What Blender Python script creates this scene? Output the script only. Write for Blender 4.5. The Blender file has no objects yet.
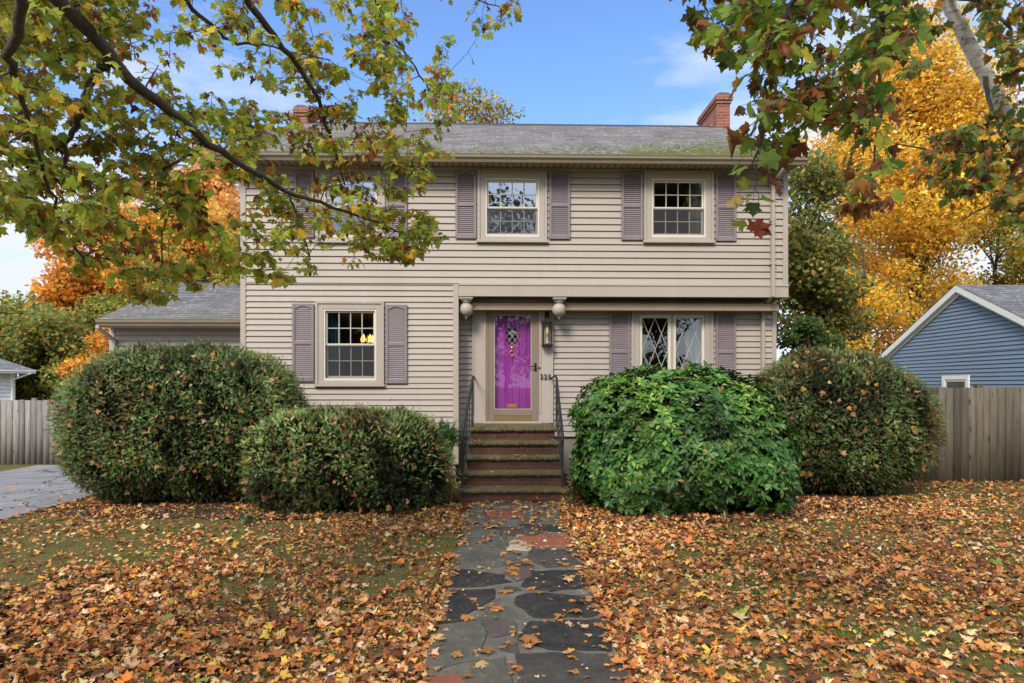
import bpy, math, random
import numpy as np
from mathutils import Vector, Matrix

random.seed(7)
rng = np.random.default_rng(11)
R = math.radians
scene = bpy.context.scene
col = scene.collection

# ------------------------------------------------------------------ survey: camera and pixel -> place helpers
F, HOR, EYE, YAW = 640.0, 386.0, 1.65, R(1.5)
SA, CA = math.sin(YAW), math.cos(YAW)

def ray(px, py):
    u, v = (px - 512) / F, (HOR - py) / F
    return Vector((SA + CA * u, CA - SA * u, v))

def at(px, py, Y):
    d = ray(px, py)
    t = Y / d.y
    return Vector((d.x * t, Y, EYE + d.z * t))

def X_(px, Y): return at(px, 300, Y).x
def Z_(px, py, Y): return at(px, py, Y).z

def ground_at(px, py, z=0.0):
    d = ray(px, py)
    t = (z - EYE) / d.z
    return Vector((d.x * t, d.y * t, z))

def sstep(x):
    x = np.clip(x, 0, 1)
    return x * x * (3 - 2 * x)

def gz(x, y):
    return -0.35 * sstep((y - 8.5) / 7.0) * sstep((-x - 5.0) / 3.0)

# ------------------------------------------------------------------ object helpers
def tag(o, label=None, cat=None, group=None, kind=None):
    if label: o['label'] = label
    if cat: o['category'] = cat
    if group: o['group'] = group
    if kind: o['kind'] = kind
    return o

def empty(name, loc, label, cat, group=None):
    o = bpy.data.objects.new(name, None)
    o.location = loc
    o.empty_display_size = 0.2
    col.objects.link(o)
    return tag(o, label, cat, group)

def attach(o, parent):
    if parent is None: return
    o.parent = parent
    p = parent
    m = Matrix.Identity(4)
    while p is not None and p.type == 'EMPTY':
        m = Matrix.Translation(p.location)
        break
    o.matrix_parent_inverse = m.inverted()

def link(name, me, mat, parent=None, smooth=False, bevel=0.0):
    o = bpy.data.objects.new(name, me)
    col.objects.link(o)
    if mat: me.materials.append(mat)
    attach(o, parent)
    if smooth:
        me.polygons.foreach_set('use_smooth', [True] * len(me.polygons))
    if bevel:
        b = o.modifiers.new('bevel', 'BEVEL')
        b.width = bevel; b.segments = 1; b.limit_method = 'ANGLE'; b.angle_limit = R(40)
    return o

class MB:
    """collects faces; build() links them as ONE mesh with box projected UVs in metres"""
    def __init__(s): s.v = []; s.f = []
    def face(s, pts):
        i = len(s.v); s.v += [tuple(p) for p in pts]; s.f.append(tuple(range(i, i + len(pts))))
    def box(s, x0, x1, y0, y1, z0, z1):
        i = len(s.v)
        s.v += [(x0,y0,z0),(x1,y0,z0),(x1,y1,z0),(x0,y1,z0),(x0,y0,z1),(x1,y0,z1),(x1,y1,z1),(x0,y1,z1)]
        s.f += [tuple(i + k for k in q) for q in ((0,3,2,1),(4,5,6,7),(0,1,5,4),(1,2,6,5),(2,3,7,6),(3,0,4,7))]
        return s
    def prism(s, poly, axis, a, b):
        """poly of 2-D points extruded along axis ('x': poly=(y,z), 'y': poly=(x,z), 'z': poly=(x,y))"""
        def P(p, t):
            if axis == 'x': return (t, p[0], p[1])
            if axis == 'y': return (p[0], t, p[1])
            return (p[0], p[1], t)
        n = len(poly); i = len(s.v)
        s.v += [P(p, a) for p in poly] + [P(p, b) for p in poly]
        area = sum(poly[k][0]*poly[(k+1)%n][1] - poly[(k+1)%n][0]*poly[k][1] for k in range(n))
        flip = (area > 0) != (axis == 'y')
        c0 = tuple(range(i, i+n)); c1 = tuple(range(i+n, i+2*n))
        if flip:
            s.f += [tuple(reversed(c0)), c1]
            s.f += [(i+k, i+(k+1)%n, i+n+(k+1)%n, i+n+k) for k in range(n)]
        else:
            s.f += [c0, tuple(reversed(c1))]
            s.f += [(i+(k+1)%n, i+k, i+n+k, i+n+(k+1)%n) for k in range(n)]
        return s
    def tube(s, pts, rad, n=8, cap=True):
        pts = [Vector(p) for p in pts]
        if not hasattr(rad, '__len__'): rad = [rad] * len(pts)
        i0 = len(s.v); side = None
        for k, p in enumerate(pts):
            d = (pts[min(k+1, len(pts)-1)] - pts[max(k-1, 0)])
            d = d.normalized() if d.length > 1e-9 else Vector((0,0,1))
            if side is None:
                side = d.cross(Vector((0,0,1)) if abs(d.z) < 0.9 else Vector((1,0,0))).normalized()
            else:
                side = (side - d * side.dot(d))
                side = side.normalized() if side.length > 1e-6 else d.orthogonal().normalized()
            up = side.cross(d)
            for j in range(n):
                a = 2 * math.pi * j / n
                s.v.append(tuple(p + (side * math.cos(a) + up * math.sin(a)) * rad[k]))
        for k in range(len(pts) - 1):
            for j in range(n):
                a, b = i0 + k*n + j, i0 + k*n + (j+1) % n
                s.f.append((a, b, b + n, a + n))
        if cap:
            s.f.append(tuple(i0 + j for j in range(n))[::-1])
            s.f.append(tuple(i0 + (len(pts)-1)*n + j for j in range(n)))
        return s
    def bar(s, a, b, w, h):
        """rectangular bar from a to b"""
        a, b = Vector(a), Vector(b); d = (b - a).normalized()
        sd = d.cross(Vector((0,0,1)) if abs(d.z) < 0.95 else Vector((0,1,0))).normalized(); up = sd.cross(d)
        i = len(s.v)
        for p in (a, b):
            for (q, r) in ((-1,-1),(1,-1),(1,1),(-1,1)):
                s.v.append(tuple(p + sd*q*w/2 + up*r*h/2))
        s.f += [tuple(i+k for k in q) for q in ((0,1,2,3),(7,6,5,4),(0,4,5,1),(1,5,6,2),(2,6,7,3),(3,7,4,0))]
        return s
    def lathe(s, prof, c, n=20):
        """prof: list of (radius, z) from top to bottom"""
        i = len(s.v)
        for (r, z) in prof:
            for j in range(n):
                a = 2*math.pi*j/n
                s.v.append((c[0] + r*math.cos(a), c[1] + r*math.sin(a), c[2] + z))
        for k in range(len(prof)-1):
            for j in range(n):
                a, b = i + k*n + j, i + k*n + (j+1)%n
                s.f.append((a, a+n, b+n, b))
        s.f.append(tuple(i + j for j in range(n)))
        s.f.append(tuple(i + (len(prof)-1)*n + j for j in range(n))[::-1])
        return s
    def build(s, name, mat, parent=None, smooth=False, bevel=0.0):
        me = bpy.data.meshes.new(name)
        me.from_pydata(s.v, [], s.f); me.update()
        box_uv(me)
        return link(name, me, mat, parent, smooth, bevel)

def box_uv(me):
    nl = len(me.loops)
    if nl == 0: return
    uv = me.uv_layers.new(name='UVMap')
    vi = np.empty(nl, np.int32); me.loops.foreach_get('vertex_index', vi)
    co = np.empty(len(me.vertices)*3, np.float32); me.vertices.foreach_get('co', co); co = co.reshape(-1,3)
    npoly = len(me.polygons)
    nr = np.empty(npoly*3, np.float32); me.polygons.foreach_get('normal', nr); nr = np.abs(nr.reshape(-1,3))
    lt = np.empty(npoly, np.int32); me.polygons.foreach_get('loop_total', lt)
    ax = np.repeat(np.argmax(nr, axis=1), lt)
    p = co[vi]
    out = np.empty((nl,2), np.float32)
    out[:,0] = np.where(ax == 0, p[:,1], p[:,0])
    out[:,1] = np.where(ax == 2, p[:,1], p[:,2])
    uv.data.foreach_set('uv', out.ravel())

def np_mesh(name, verts, faces, cols=None):
    """verts (n,3); faces list of (m,k) arrays; cols (n,3)"""
    me = bpy.data.meshes.new(name)
    me.vertices.add(len(verts)); me.vertices.foreach_set('co', np.asarray(verts, np.float32).ravel())
    loops = np.concatenate([f.ravel() for f in faces]).astype(np.int32)
    sizes = np.concatenate([np.full(len(f), f.shape[1], np.int32) for f in faces])
    me.loops.add(len(loops)); me.loops.foreach_set('vertex_index', loops)
    me.polygons.add(len(sizes))
    me.polygons.foreach_set('loop_start', (np.cumsum(sizes) - sizes).astype(np.int32))
    me.update(calc_edges=True)
    if cols is not None:
        ca = me.color_attributes.new('Col', 'FLOAT_COLOR', 'POINT')
        c4 = np.ones((len(verts), 4), np.float32); c4[:, :3] = np.clip(cols, 0, 1)
        ca.data.foreach_set('color', c4.ravel())
    return me

def frames(d, nrm):
    """orthonormal frames: columns x, y=d, z~nrm"""
    y = d / (np.linalg.norm(d, axis=1, keepdims=True) + 1e-9)
    x = np.cross(y, nrm); x /= (np.linalg.norm(x, axis=1, keepdims=True) + 1e-9)
    z = np.cross(x, y)
    return np.stack([x, y, z], axis=2)

def scatter(tv, tf, pos, fr, scale, cols, vcol=None, warp=None):
    """copies of a small template: tv (V,3), tf (M,k) -> one set of arrays"""
    N, V = len(pos), len(tv)
    t = np.broadcast_to(tv[None], (N, V, 3)).copy()
    if warp is not None: t = warp(t)
    t *= scale.reshape(-1, 1, 1) if scale.ndim == 1 else scale[:, None, :]
    v = np.einsum('nij,nvj->nvi', fr, t) + pos[:, None, :]
    f = (tf[None] + (np.arange(N) * V)[:, None, None]).reshape(-1, tf.shape[1])
    c = np.repeat(cols[:, None, :], V, axis=1)
    if vcol is not None: c = vcol(c)
    return v.reshape(-1, 3), f, c.reshape(-1, 3)

def merge(parts):
    vs, fs, cs, o = [], [], [], 0
    for v, f, c in parts:
        vs.append(v); fs.append(f + o); cs.append(c); o += len(v)
    byk = {}
    for f in fs: byk.setdefault(f.shape[1], []).append(f)
    return np.concatenate(vs), [np.concatenate(x) for x in byk.values()], np.concatenate(cs)

_K = rng.normal(size=(10, 3)); _P = rng.uniform(0, 6.28, 10)
def nz(p, f=1.0, o=0.0):
    return np.sin(p @ (_K.T * f) + _P + o).sum(axis=-1) / 4.2

def unit(n):
    d = rng.normal(size=(n, 3)); return d / np.linalg.norm(d, axis=1, keepdims=True)

def pick(pal, n):
    """pal: list of (weight, (r,g,b))"""
    w = np.array([p[0] for p in pal], float); w /= w.sum()
    c = np.array([p[1] for p in pal])[rng.choice(len(pal), n, p=w)]
    return c * rng.uniform(0.72, 1.28, (n, 1)) * rng.uniform(0.9, 1.1, (n, 3))

# ------------------------------------------------------------------ materials
def new_mat(name):
    m = bpy.data.materials.new(name); m.use_nodes = True
    nt = m.node_tree; b = nt.nodes['Principled BSDF']
    return m, nt, b

def N(nt, t, **kw):
    n = nt.nodes.new(t)
    for k, v in kw.items():
        if k.startswith('i_'): n.inputs[k[2:].replace('_', ' ')].default_value = v
        else: setattr(n, k, v)
    return n

def mixc(nt, a, b, fac, mode='MIX'):
    n = nt.nodes.new('ShaderNodeMix'); n.data_type = 'RGBA'; n.blend_type = mode
    for sock, v in ((n.inputs[0], fac), (n.inputs[6], a), (n.inputs[7], b)):
        if hasattr(v, 'links'): nt.links.new(v, sock)
        elif isinstance(v, (int, float)): sock.default_value = v
        else: sock.default_value = (*v, 1) if len(v) == 3 else v
    return n.outputs[2]

def ramp(nt, src, p0, p1, c0=(0,0,0), c1=(1,1,1)):
    r = nt.nodes.new('ShaderNodeValToRGB')
    r.color_ramp.elements[0].position = p0; r.color_ramp.elements[1].position = p1
    r.color_ramp.elements[0].color = (*c0, 1); r.color_ramp.elements[1].color = (*c1, 1)
    nt.links.new(src, r.inputs[0]); return r.outputs[0]

def noise(nt, scale, detail=4, rough=0.6, vec=None, coord='Object', stretch=None):
    tc = nt.nodes.new('ShaderNodeTexCoord'); n = nt.nodes.new('ShaderNodeTexNoise')
    n.inputs['Scale'].default_value = scale; n.inputs['Detail'].default_value = detail; n.inputs['Roughness'].default_value = rough
    v = vec or tc.outputs[coord]
    if stretch:
        mp = nt.nodes.new('ShaderNodeMapping'); mp.inputs['Scale'].default_value = stretch
        nt.links.new(v, mp.inputs[0]); v = mp.outputs[0]
    nt.links.new(v, n.inputs['Vector']); return n.outputs['Fac']

def bump(nt, b, h, strength=0.3, dist=0.01):
    bp = nt.nodes.new('ShaderNodeBump'); bp.inputs['Strength'].default_value = strength; bp.inputs['Distance'].default_value = dist
    nt.links.new(h, bp.inputs['Height']); nt.links.new(bp.outputs[0], b.inputs['Normal'])

def plain(name, c, rough=0.6, var=0.12, scale=3.0, fine=60.0, metal=0.0, stretch=None, bumpy=0.0, dirt=None, spec=0.35):
    m, nt, b = new_mat(name)
    n1 = noise(nt, scale, 5, 0.6, stretch=stretch); n2 = noise(nt, fine, 3, 0.6, stretch=stretch)
    lo = tuple(x * (1 - var) for x in c); hi = tuple(min(1, x * (1 + var)) for x in c)
    c1 = mixc(nt, lo, hi, ramp(nt, n1, 0.3, 0.7))
    c2 = mixc(nt, c1, tuple(x * (1 - var * 1.4) for x in c), ramp(nt, n2, 0.5, 0.8))
    if dirt:
        n3 = noise(nt, 1.3, 6, 0.7, stretch=(1, 1, 0.25))
        c2 = mixc(nt, c2, dirt, ramp(nt, n3, 0.52, 0.85, c1=(0.55,)*3))
    nt.links.new(c2, b.inputs['Base Color'])
    b.inputs['Roughness'].default_value = rough; b.inputs['Metallic'].default_value = metal
    b.inputs['Specular IOR Level'].default_value = spec
    if bumpy: bump(nt, b, n2, bumpy, 0.004)
    return m

def leaf_mat(name, trans=0.35, rough=0.5, spec=0.3, vein=True):
    m, nt, b = new_mat(name)
    a = nt.nodes.new('ShaderNodeAttribute'); a.attribute_name = 'Col'
    n = noise(nt, 45, 3, 0.6)
    c = mixc(nt, a.outputs['Color'], (0.10, 0.05, 0.02), ramp(nt, n, 0.62, 0.85, c1=(0.5,)*3)) if vein else a.outputs['Color']
    nt.links.new(c, b.inputs['Base Color']); b.inputs['Roughness'].default_value = rough
    b.inputs['Specular IOR Level'].default_value = spec
    t = nt.nodes.new('ShaderNodeBsdfTranslucent'); nt.links.new(c, t.inputs[0])
    mx = nt.nodes.new('ShaderNodeMixShader'); mx.inputs[0].default_value = trans
    out = nt.nodes['Material Output']
    nt.links.new(b.outputs[0], mx.inputs[1]); nt.links.new(t.outputs[0], mx.inputs[2]); nt.links.new(mx.outputs[0], out.inputs[0])
    return m

def brick_mat(name, c1, c2, mortar, moss=None, scale=1.0, bw=0.2, bh=0.067):
    m, nt, b = new_mat(name)
    tc = nt.nodes.new('ShaderNodeTexCoord')
    br = nt.nodes.new('ShaderNodeTexBrick')
    br.inputs['Color1'].default_value = (*c1, 1); br.inputs['Color2'].default_value = (*c2, 1); br.inputs['Mortar'].default_value = (*mortar, 1)
    br.inputs['Scale'].default_value = scale; br.inputs['Brick Width'].default_value = bw; br.inputs['Row Height'].default_value = bh
    br.inputs['Mortar Size'].default_value = 0.006; br.inputs['Mortar Smooth'].default_value = 0.3; br.inputs['Bias'].default_value = -0.1
    nt.links.new(tc.outputs['UV'], br.inputs['Vector'])
    n = noise(nt, 14, 5, 0.7)
    c = mixc(nt, br.outputs['Color'], (0.05, 0.035, 0.03), ramp(nt, n, 0.45, 0.75, c1=(0.6,)*3))
    if moss:
        c = mixc(nt, c, moss, ramp(nt, noise(nt, 5, 6, 0.7), 0.5, 0.7, c1=(0.75,)*3))
    nt.links.new(c, b.inputs['Base Color']); b.inputs['Roughness'].default_value = 0.9
    iv = nt.nodes.new('ShaderNodeMath'); iv.operation = 'SUBTRACT'; iv.inputs[0].default_value = 1
    nt.links.new(br.outputs['Fac'], iv.inputs[1]); bump(nt, b, iv.outputs[0], 0.6, 0.008)
    return m

def shingle_mat(name, base, moss_amt=0.5, eave_z=5.5, ridge_z=7.7):
    m, nt, b = new_mat(name)
    tc = nt.nodes.new('ShaderNodeTexCoord')
    br = nt.nodes.new('ShaderNodeTexBrick')
    lo = tuple(x*0.72 for x in base); hi = tuple(x*1.25 for x in base)
    br.inputs['Color1'].default_value = (*lo, 1); br.inputs['Color2'].default_value = (*hi, 1); br.inputs['Mortar'].default_value = (*tuple(x*0.45 for x in base), 1)
    br.inputs['Scale'].default_value = 1; br.inputs['Brick Width'].default_value = 0.3; br.inputs['Row Height'].default_value = 0.127
    br.inputs['Mortar Size'].default_value = 0.004
    nt.links.new(tc.outputs['UV'], br.inputs['Vector'])
    fl = noise(nt, 9, 6, 0.75)
    c = mixc(nt, br.outputs['Color'], tuple(min(1, x*1.7) for x in base), ramp(nt, fl, 0.55, 0.75, c1=(0.7,)*3))
    st = noise(nt, 2.2, 5, 0.7, stretch=(1, 0.25, 0.25))
    c = mixc(nt, c, tuple(x*0.6 for x in base), ramp(nt, st, 0.45, 0.75, c1=(0.7,)*3))
    sp = noise(nt, 13, 4, 0.7, stretch=(1, .42, .42))
    c = mixc(nt, c, (0.50, 0.48, 0.40), ramp(nt, sp, 0.58, 0.68, c1=(0.8,)*3))
    sp2 = noise(nt, 17, 4, 0.75, stretch=(.8, .40, .41))
    c = mixc(nt, c, (0.07, 0.075, 0.05), ramp(nt, sp2, 0.60, 0.70, c1=(0.75,)*3))
    # moss creeping up from the eave
    sx = nt.nodes.new('ShaderNodeSeparateXYZ'); nt.links.new(tc.outputs['Object'], sx.inputs[0])
    mr = nt.nodes.new('ShaderNodeMapRange'); mr.inputs['From Min'].default_value = eave_z; mr.inputs['From Max'].default_value = ridge_z
    mr.inputs['To Min'].default_value = 0.31; mr.inputs['To Max'].default_value = -0.12
    nt.links.new(sx.outputs['Z'], mr.inputs[0])
    mxr = nt.nodes.new('ShaderNodeMapRange'); mxr.inputs['From Min'].default_value = 1.0; mxr.inputs['From Max'].default_value = 4.5
    mxr.inputs['To Min'].default_value = 0.0; mxr.inputs['To Max'].default_value = 0.14
    nt.links.new(sx.outputs['X'], mxr.inputs[0])
    ad = nt.nodes.new('ShaderNodeMath'); ad.operation = 'ADD'; nt.links.new(mr.outputs[0], ad.inputs[0]); nt.links.new(mxr.outputs[0], ad.inputs[1])
    mn = noise(nt, 12, 6, 0.75, stretch=(1, .45, .45))
    ad2 = nt.nodes.new('ShaderNodeMath'); ad2.operation = 'ADD'; nt.links.new(ad.outputs[0], ad2.inputs[0]); nt.links.new(mn, ad2.inputs[1])
    c = mixc(nt, c, (0.13, 0.15, 0.025), ramp(nt, ad2.outputs[0], 0.74, 0.84, c1=(moss_amt,)*3))
    nt.links.new(c, b.inputs['Base Color']); b.inputs['Roughness'].default_value = 0.95; b.inputs['Specular IOR Level'].default_value = 0.15
    bump(nt, b, noise(nt, 120, 3, 0.7), 0.5, 0.006)
    return m

def glass_mat(name, base_fac=0.16, tint=(0.85, 0.9, 0.88), rough=0.015, wave=0.02):
    m, nt, b = new_mat(name); nt.nodes.remove(b)
    tr = nt.nodes.new('ShaderNodeBsdfTransparent'); tr.inputs[0].default_value = (*tint, 1)
    gl = nt.nodes.new('ShaderNodeBsdfGlossy'); gl.inputs['Roughness'].default_value = rough; gl.inputs[0].default_value = (0.95, 0.97, 1, 1)
    lw = nt.nodes.new('ShaderNodeLayerWeight'); lw.inputs['Blend'].default_value = 0.5
    pw_ = nt.nodes.new('ShaderNodeMath'); pw_.operation = 'POWER'; pw_.inputs[1].default_value = 5.0
    nt.links.new(lw.outputs['Facing'], pw_.inputs[0])
    ad = nt.nodes.new('ShaderNodeMath'); ad.operation = 'MULTIPLY_ADD'; ad.use_clamp = True
    ad.inputs[1].default_value = 0.9 - base_fac; ad.inputs[2].default_value = base_fac + 0.04
    nt.links.new(pw_.outputs[0], ad.inputs[0])
    bp = nt.nodes.new('ShaderNodeBump'); bp.inputs['Strength'].default_value = wave; bp.inputs['Distance'].default_value = 0.05
    nt.links.new(noise(nt, 2.5, 2, 0.5), bp.inputs['Height']); nt.links.new(bp.outputs[0], gl.inputs['Normal'])
    mx = nt.nodes.new('ShaderNodeMixShader'); nt.links.new(ad.outputs[0], mx.inputs[0])
    nt.links.new(tr.outputs[0], mx.inputs[1]); nt.links.new(gl.outputs[0], mx.inputs[2])
    nt.links.new(mx.outputs[0], nt.nodes['Material Output'].inputs[0])
    return m

def screen_mat():
    m, nt, b = new_mat('insect_screen')
    tr = nt.nodes.new('ShaderNodeBsdfTransparent'); mx = nt.nodes.new('ShaderNodeMixShader'); mx.inputs[0].default_value = 0.62
    b.inputs['Base Color'].default_value = (0.075, 0.078, 0.085, 1); b.inputs['Roughness'].default_value = 0.8
    nt.links.new(b.outputs[0], mx.inputs[1]); nt.links.new(tr.outputs[0], mx.inputs[2]); nt.links.new(mx.outputs[0], nt.nodes['Material Output'].inputs[0])
    return m

def bark_mat(name, c, light=None):
    m, nt, b = new_mat(name)
    n1 = noise(nt, 9, 6, 0.7, stretch=(1, 1, 0.4)); n2 = noise(nt, 38, 4, 0.7)
    cc = mixc(nt, tuple(x*0.55 for x in c), tuple(x*1.35 for x in c), ramp(nt, n1, 0.3, 0.7))
    cc = mixc(nt, cc, light or (0.16, 0.15, 0.12), ramp(nt, n2, 0.58, 0.75, c1=(0.6,)*3))
    nt.links.new(cc, b.inputs['Base Color']); b.inputs['Roughness'].default_value = 0.9; bump(nt, b, n2, 0.7, 0.02)
    return m

def pale_bark():
    m, nt, b = new_mat('pale_bark')
    n1 = noise(nt, 5, 5, 0.7); n2 = noise(nt, 9, 5, 0.75, stretch=(0.7, 0.7, 2.2))
    cc = mixc(nt, (0.55, 0.52, 0.48), (0.78, 0.75, 0.71), ramp(nt, n1, 0.3, 0.7))
    cc = mixc(nt, cc, (0.07, 0.06, 0.05), ramp(nt, n2, 0.50, 0.62, c1=(0.8,)*3))
    nt.links.new(cc, b.inputs['Base Color']); b.inputs['Roughness'].default_value = 0.85; bump(nt, b, n2, 0.5, 0.02)
    return m

def fence_mat(name, c):
    m, nt, b = new_mat(name)
    a = nt.nodes.new('ShaderNodeAttribute'); a.attribute_name = 'Col'
    n1 = noise(nt, 5, 6, 0.7, stretch=(5, 5, 0.35)); n2 = noise(nt, 11, 4, 0.6, stretch=(7, 7, 0.3))
    cc = mixc(nt, tuple(x*0.6 for x in c), tuple(x*1.3 for x in c), ramp(nt, n1, 0.3, 0.72))
    cc = mixc(nt, cc, tuple(x*0.4 for x in c), ramp(nt, n2, 0.55, 0.78, c1=(0.7,)*3))
    cc = mixc(nt, cc, a.outputs['Color'], 1.0, 'MULTIPLY')
    # knots
    tc = nt.nodes.new('ShaderNodeTexCoord'); mp = nt.nodes.new('ShaderNodeMapping'); mp.inputs['Scale'].default_value = (7, 7, 2.2)
    nt.links.new(tc.outputs['Object'], mp.inputs[0]); vo = nt.nodes.new('ShaderNodeTexVoronoi'); vo.inputs['Scale'].default_value = 1.0
    nt.links.new(mp.outputs[0], vo.inputs['Vector'])
    cc = mixc(nt, tuple(x*0.25 for x in c), cc, ramp(nt, vo.outputs['Distance'], 0.08, 0.16))
    nt.links.new(cc, b.inputs['Base Color']); b.inputs['Roughness'].default_value = 0.9; bump(nt, b, n2, 0.4, 0.004)
    return m

def ground_mat():
    m, nt, b = new_mat('lawn_ground')
    n1 = noise(nt, 0.55, 5, 0.65); n2 = noise(nt, 7, 6, 0.75); n3 = noise(nt, 40, 4, 0.7)
    c = mixc(nt, (0.15, 0.125, 0.045), (0.12, 0.145, 0.032), ramp(nt, n1, 0.4, 0.62))
    c = mixc(nt, c, (0.20, 0.125, 0.06), ramp(nt, n2, 0.48, 0.66))
    c = mixc(nt, c, (0.03, 0.022, 0.012), ramp(nt, n3, 0.5, 0.72, c1=(0.8,)*3))
    nt.links.new(c, b.inputs['Base Color']); b.inputs['Roughness'].default_value = 1; b.inputs['Specular IOR Level'].default_value = 0.1
    bump(nt, b, n3, 0.8, 0.03)
    return m

def soil_mat():
    m, nt, b = new_mat('bed_soil')
    n2 = noise(nt, 9, 6, 0.75); n3 = noise(nt, 50, 4, 0.7)
    c = mixc(nt, (0.028, 0.018, 0.011), (0.075, 0.042, 0.022), ramp(nt, n2, 0.4, 0.66))  # soil brown, darkened to stand in for contact shade under the shrubs
    c = mixc(nt, c, (0.015, 0.011, 0.008), ramp(nt, n3, 0.5, 0.72, c1=(0.8,)*3))
    nt.links.new(c, b.inputs['Base Color']); b.inputs['Roughness'].default_value = 1; bump(nt, b, n3, 0.9, 0.03)
    return m

def asphalt_mat():
    m, nt, b = new_mat('driveway_asphalt')
    n1 = noise(nt, 0.9, 5, 0.7); n2 = noise(nt, 70, 3, 0.8)
    c = mixc(nt, (0.20, 0.20, 0.215), (0.30, 0.30, 0.315), ramp(nt, n1, 0.35, 0.65))
    c = mixc(nt, c, (0.09, 0.09, 0.10), ramp(nt, n2, 0.5, 0.75, c1=(0.8,)*3))
    tcd = nt.nodes.new('ShaderNodeTexCoord'); vo = nt.nodes.new('ShaderNodeTexVoronoi'); vo.feature = 'DISTANCE_TO_EDGE'; vo.inputs['Scale'].default_value = 0.55
    wn = nt.nodes.new('ShaderNodeTexNoise'); wn.inputs['Scale'].default_value = 2.0; wn.inputs['Detail'].default_value = 5; nt.links.new(tcd.outputs['Object'], wn.inputs['Vector'])
    vm = nt.nodes.new('ShaderNodeVectorMath'); vm.operation = 'MULTIPLY_ADD'; vm.inputs[1].default_value = (.5, .5, .5); nt.links.new(wn.outputs['Color'], vm.inputs[0]); nt.links.new(tcd.outputs['Object'], vm.inputs[2]); nt.links.new(vm.outputs[0], vo.inputs['Vector'])
    c = mixc(nt, (0.06, 0.06, 0.06), c, ramp(nt, vo.outputs['Distance'], 0.004, 0.016))
    nt.links.new(c, b.inputs['Base Color']); b.inputs['Roughness'].default_value = 0.92; bump(nt, b, n2, 0.6, 0.01)
    return m

def stone_mat(name, c, c2):
    m, nt, b = new_mat(name)
    n1 = noise(nt, 3.2, 6, 0.7); n2 = noise(nt, 17, 6, 0.75, stretch=(1, 0.45, 1)); n3 = noise(nt, 90, 3, 0.7)
    cc = mixc(nt, c, c2, ramp(nt, n1, 0.35, 0.7))
    cc = mixc(nt, cc, tuple(min(1, x*1.9 + 0.01) for x in c2), ramp(nt, n2, 0.54, 0.74, c1=(0.6,)*3))
    cc = mixc(nt, cc, (0.10, 0.085, 0.05), ramp(nt, noise(nt, 6, 6, 0.75), 0.52, 0.70, c1=(0.7,)*3))
    cc = mixc(nt, cc, tuple(x*0.5 for x in c), ramp(nt, n3, 0.5, 0.7, c1=(0.7,)*3))
    nt.links.new(cc, b.inputs['Base Color']); b.inputs['Roughness'].default_value = 0.6; b.inputs['Specular IOR Level'].default_value = 0.25
    bump(nt, b, n2, 0.6, 0.010)
    return m

def emis(name, c, s):
    m, nt, b = new_mat(name)
    b.inputs['Base Color'].default_value = (*c, 1)
    b.inputs['Emission Color'].default_value = (*c, 1); b.inputs['Emission Strength'].default_value = s
    return m

M = {}
SID = (0.400, 0.348, 0.302)
M['siding'] = plain('vinyl_siding', SID, 0.55, 0.06, 0.8, 25, dirt=(0.30, 0.25, 0.20), stretch=(0.4, 1, 1.5))
M['siding_shade'] = plain('vinyl_siding_porch', tuple(x*0.98 for x in SID), 0.55, 0.06, 0.8, 25, dirt=(0.30, 0.25, 0.20), stretch=(0.4, 1, 1.5))
M['trim'] = plain('taupe_trim', (0.41, 0.36, 0.305), 0.5, 0.05, 1.5, 20, dirt=(0.28, 0.235, 0.19))
M['trim_light'] = plain('door_surround_paint', (0.43, 0.37, 0.33), 0.5, 0.05, 1.5, 20, dirt=(0.36, 0.30, 0.26))
M['sash'] = plain('cream_sash', (0.66, 0.61, 0.52), 0.45, 0.04)
M['muntin'] = plain('pale_muntin', (0.42, 0.42, 0.35), 0.5, 0.04)
M['shutter'] = plain('mauve_shutter', (0.225, 0.185, 0.195), 0.55, 0.10, 2.5, 30, dirt=(0.27, 0.23, 0.23))
M['gutter'] = plain('tan_gutter', (0.23, 0.19, 0.135), 0.42, 0.08, 2, 30, dirt=(0.16, 0.13, 0.08), stretch=(1, 1, 0.3))
M['downspout'] = plain('taupe_downspout', (0.40, 0.345, 0.30), 0.45, 0.06, dirt=(0.26, 0.21, 0.17))
M['soffit'] = plain('soffit_vinyl', (0.40, 0.32, 0.23), 0.6, 0.06)
M['dark'] = plain('dark_gap', (0.02, 0.018, 0.016), 0.8, 0.1)
M['shadow_brown'] = plain('brown_gap', (0.06, 0.045, 0.03), 0.8)
M['roof'] = shingle_mat('grey_shingles', (0.27, 0.26, 0.265), 0.9, 5.45, 7.7)
M['wing_roof'] = shingle_mat('wing_shingles', (0.20, 0.20, 0.215), 0.35, 2.9, 4.6)
M['blue_roof'] = shingle_mat('neighbour_shingles', (0.17, 0.17, 0.19), 0.0, -5, -4)
M['brick'] = brick_mat('chimney_brick', (0.36, 0.11, 0.06), (0.22, 0.055, 0.035), (0.33, 0.29, 0.25))
M['step_brick'] = brick_mat('step_brick', (0.145, 0.048, 0.028), (0.08, 0.030, 0.02), (0.13, 0.10, 0.075), moss=(0.05, 0.045, 0.018), bw=0.2, bh=0.062)
M['tread'] = None
M['found'] = plain('foundation_concrete', (0.27, 0.235, 0.21), 0.9, 0.12, 3, 40, bumpy=0.4, dirt=(0.14, 0.12, 0.10))
M['glass'] = glass_mat('window_glass', 0.095)
M['glass_bright'] = glass_mat('mirror_bright_glass', 0.29)
M['storm_glass'] = glass_mat('storm_glass', 0.02, (0.97, 0.97, 0.97), 0.02)
M['screen'] = screen_mat()
M['purple'] = plain('purple_door_paint', (0.25, 0.028, 0.26), 0.45, 0.16, 2, 40, dirt=(0.18, 0.03, 0.18))
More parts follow.
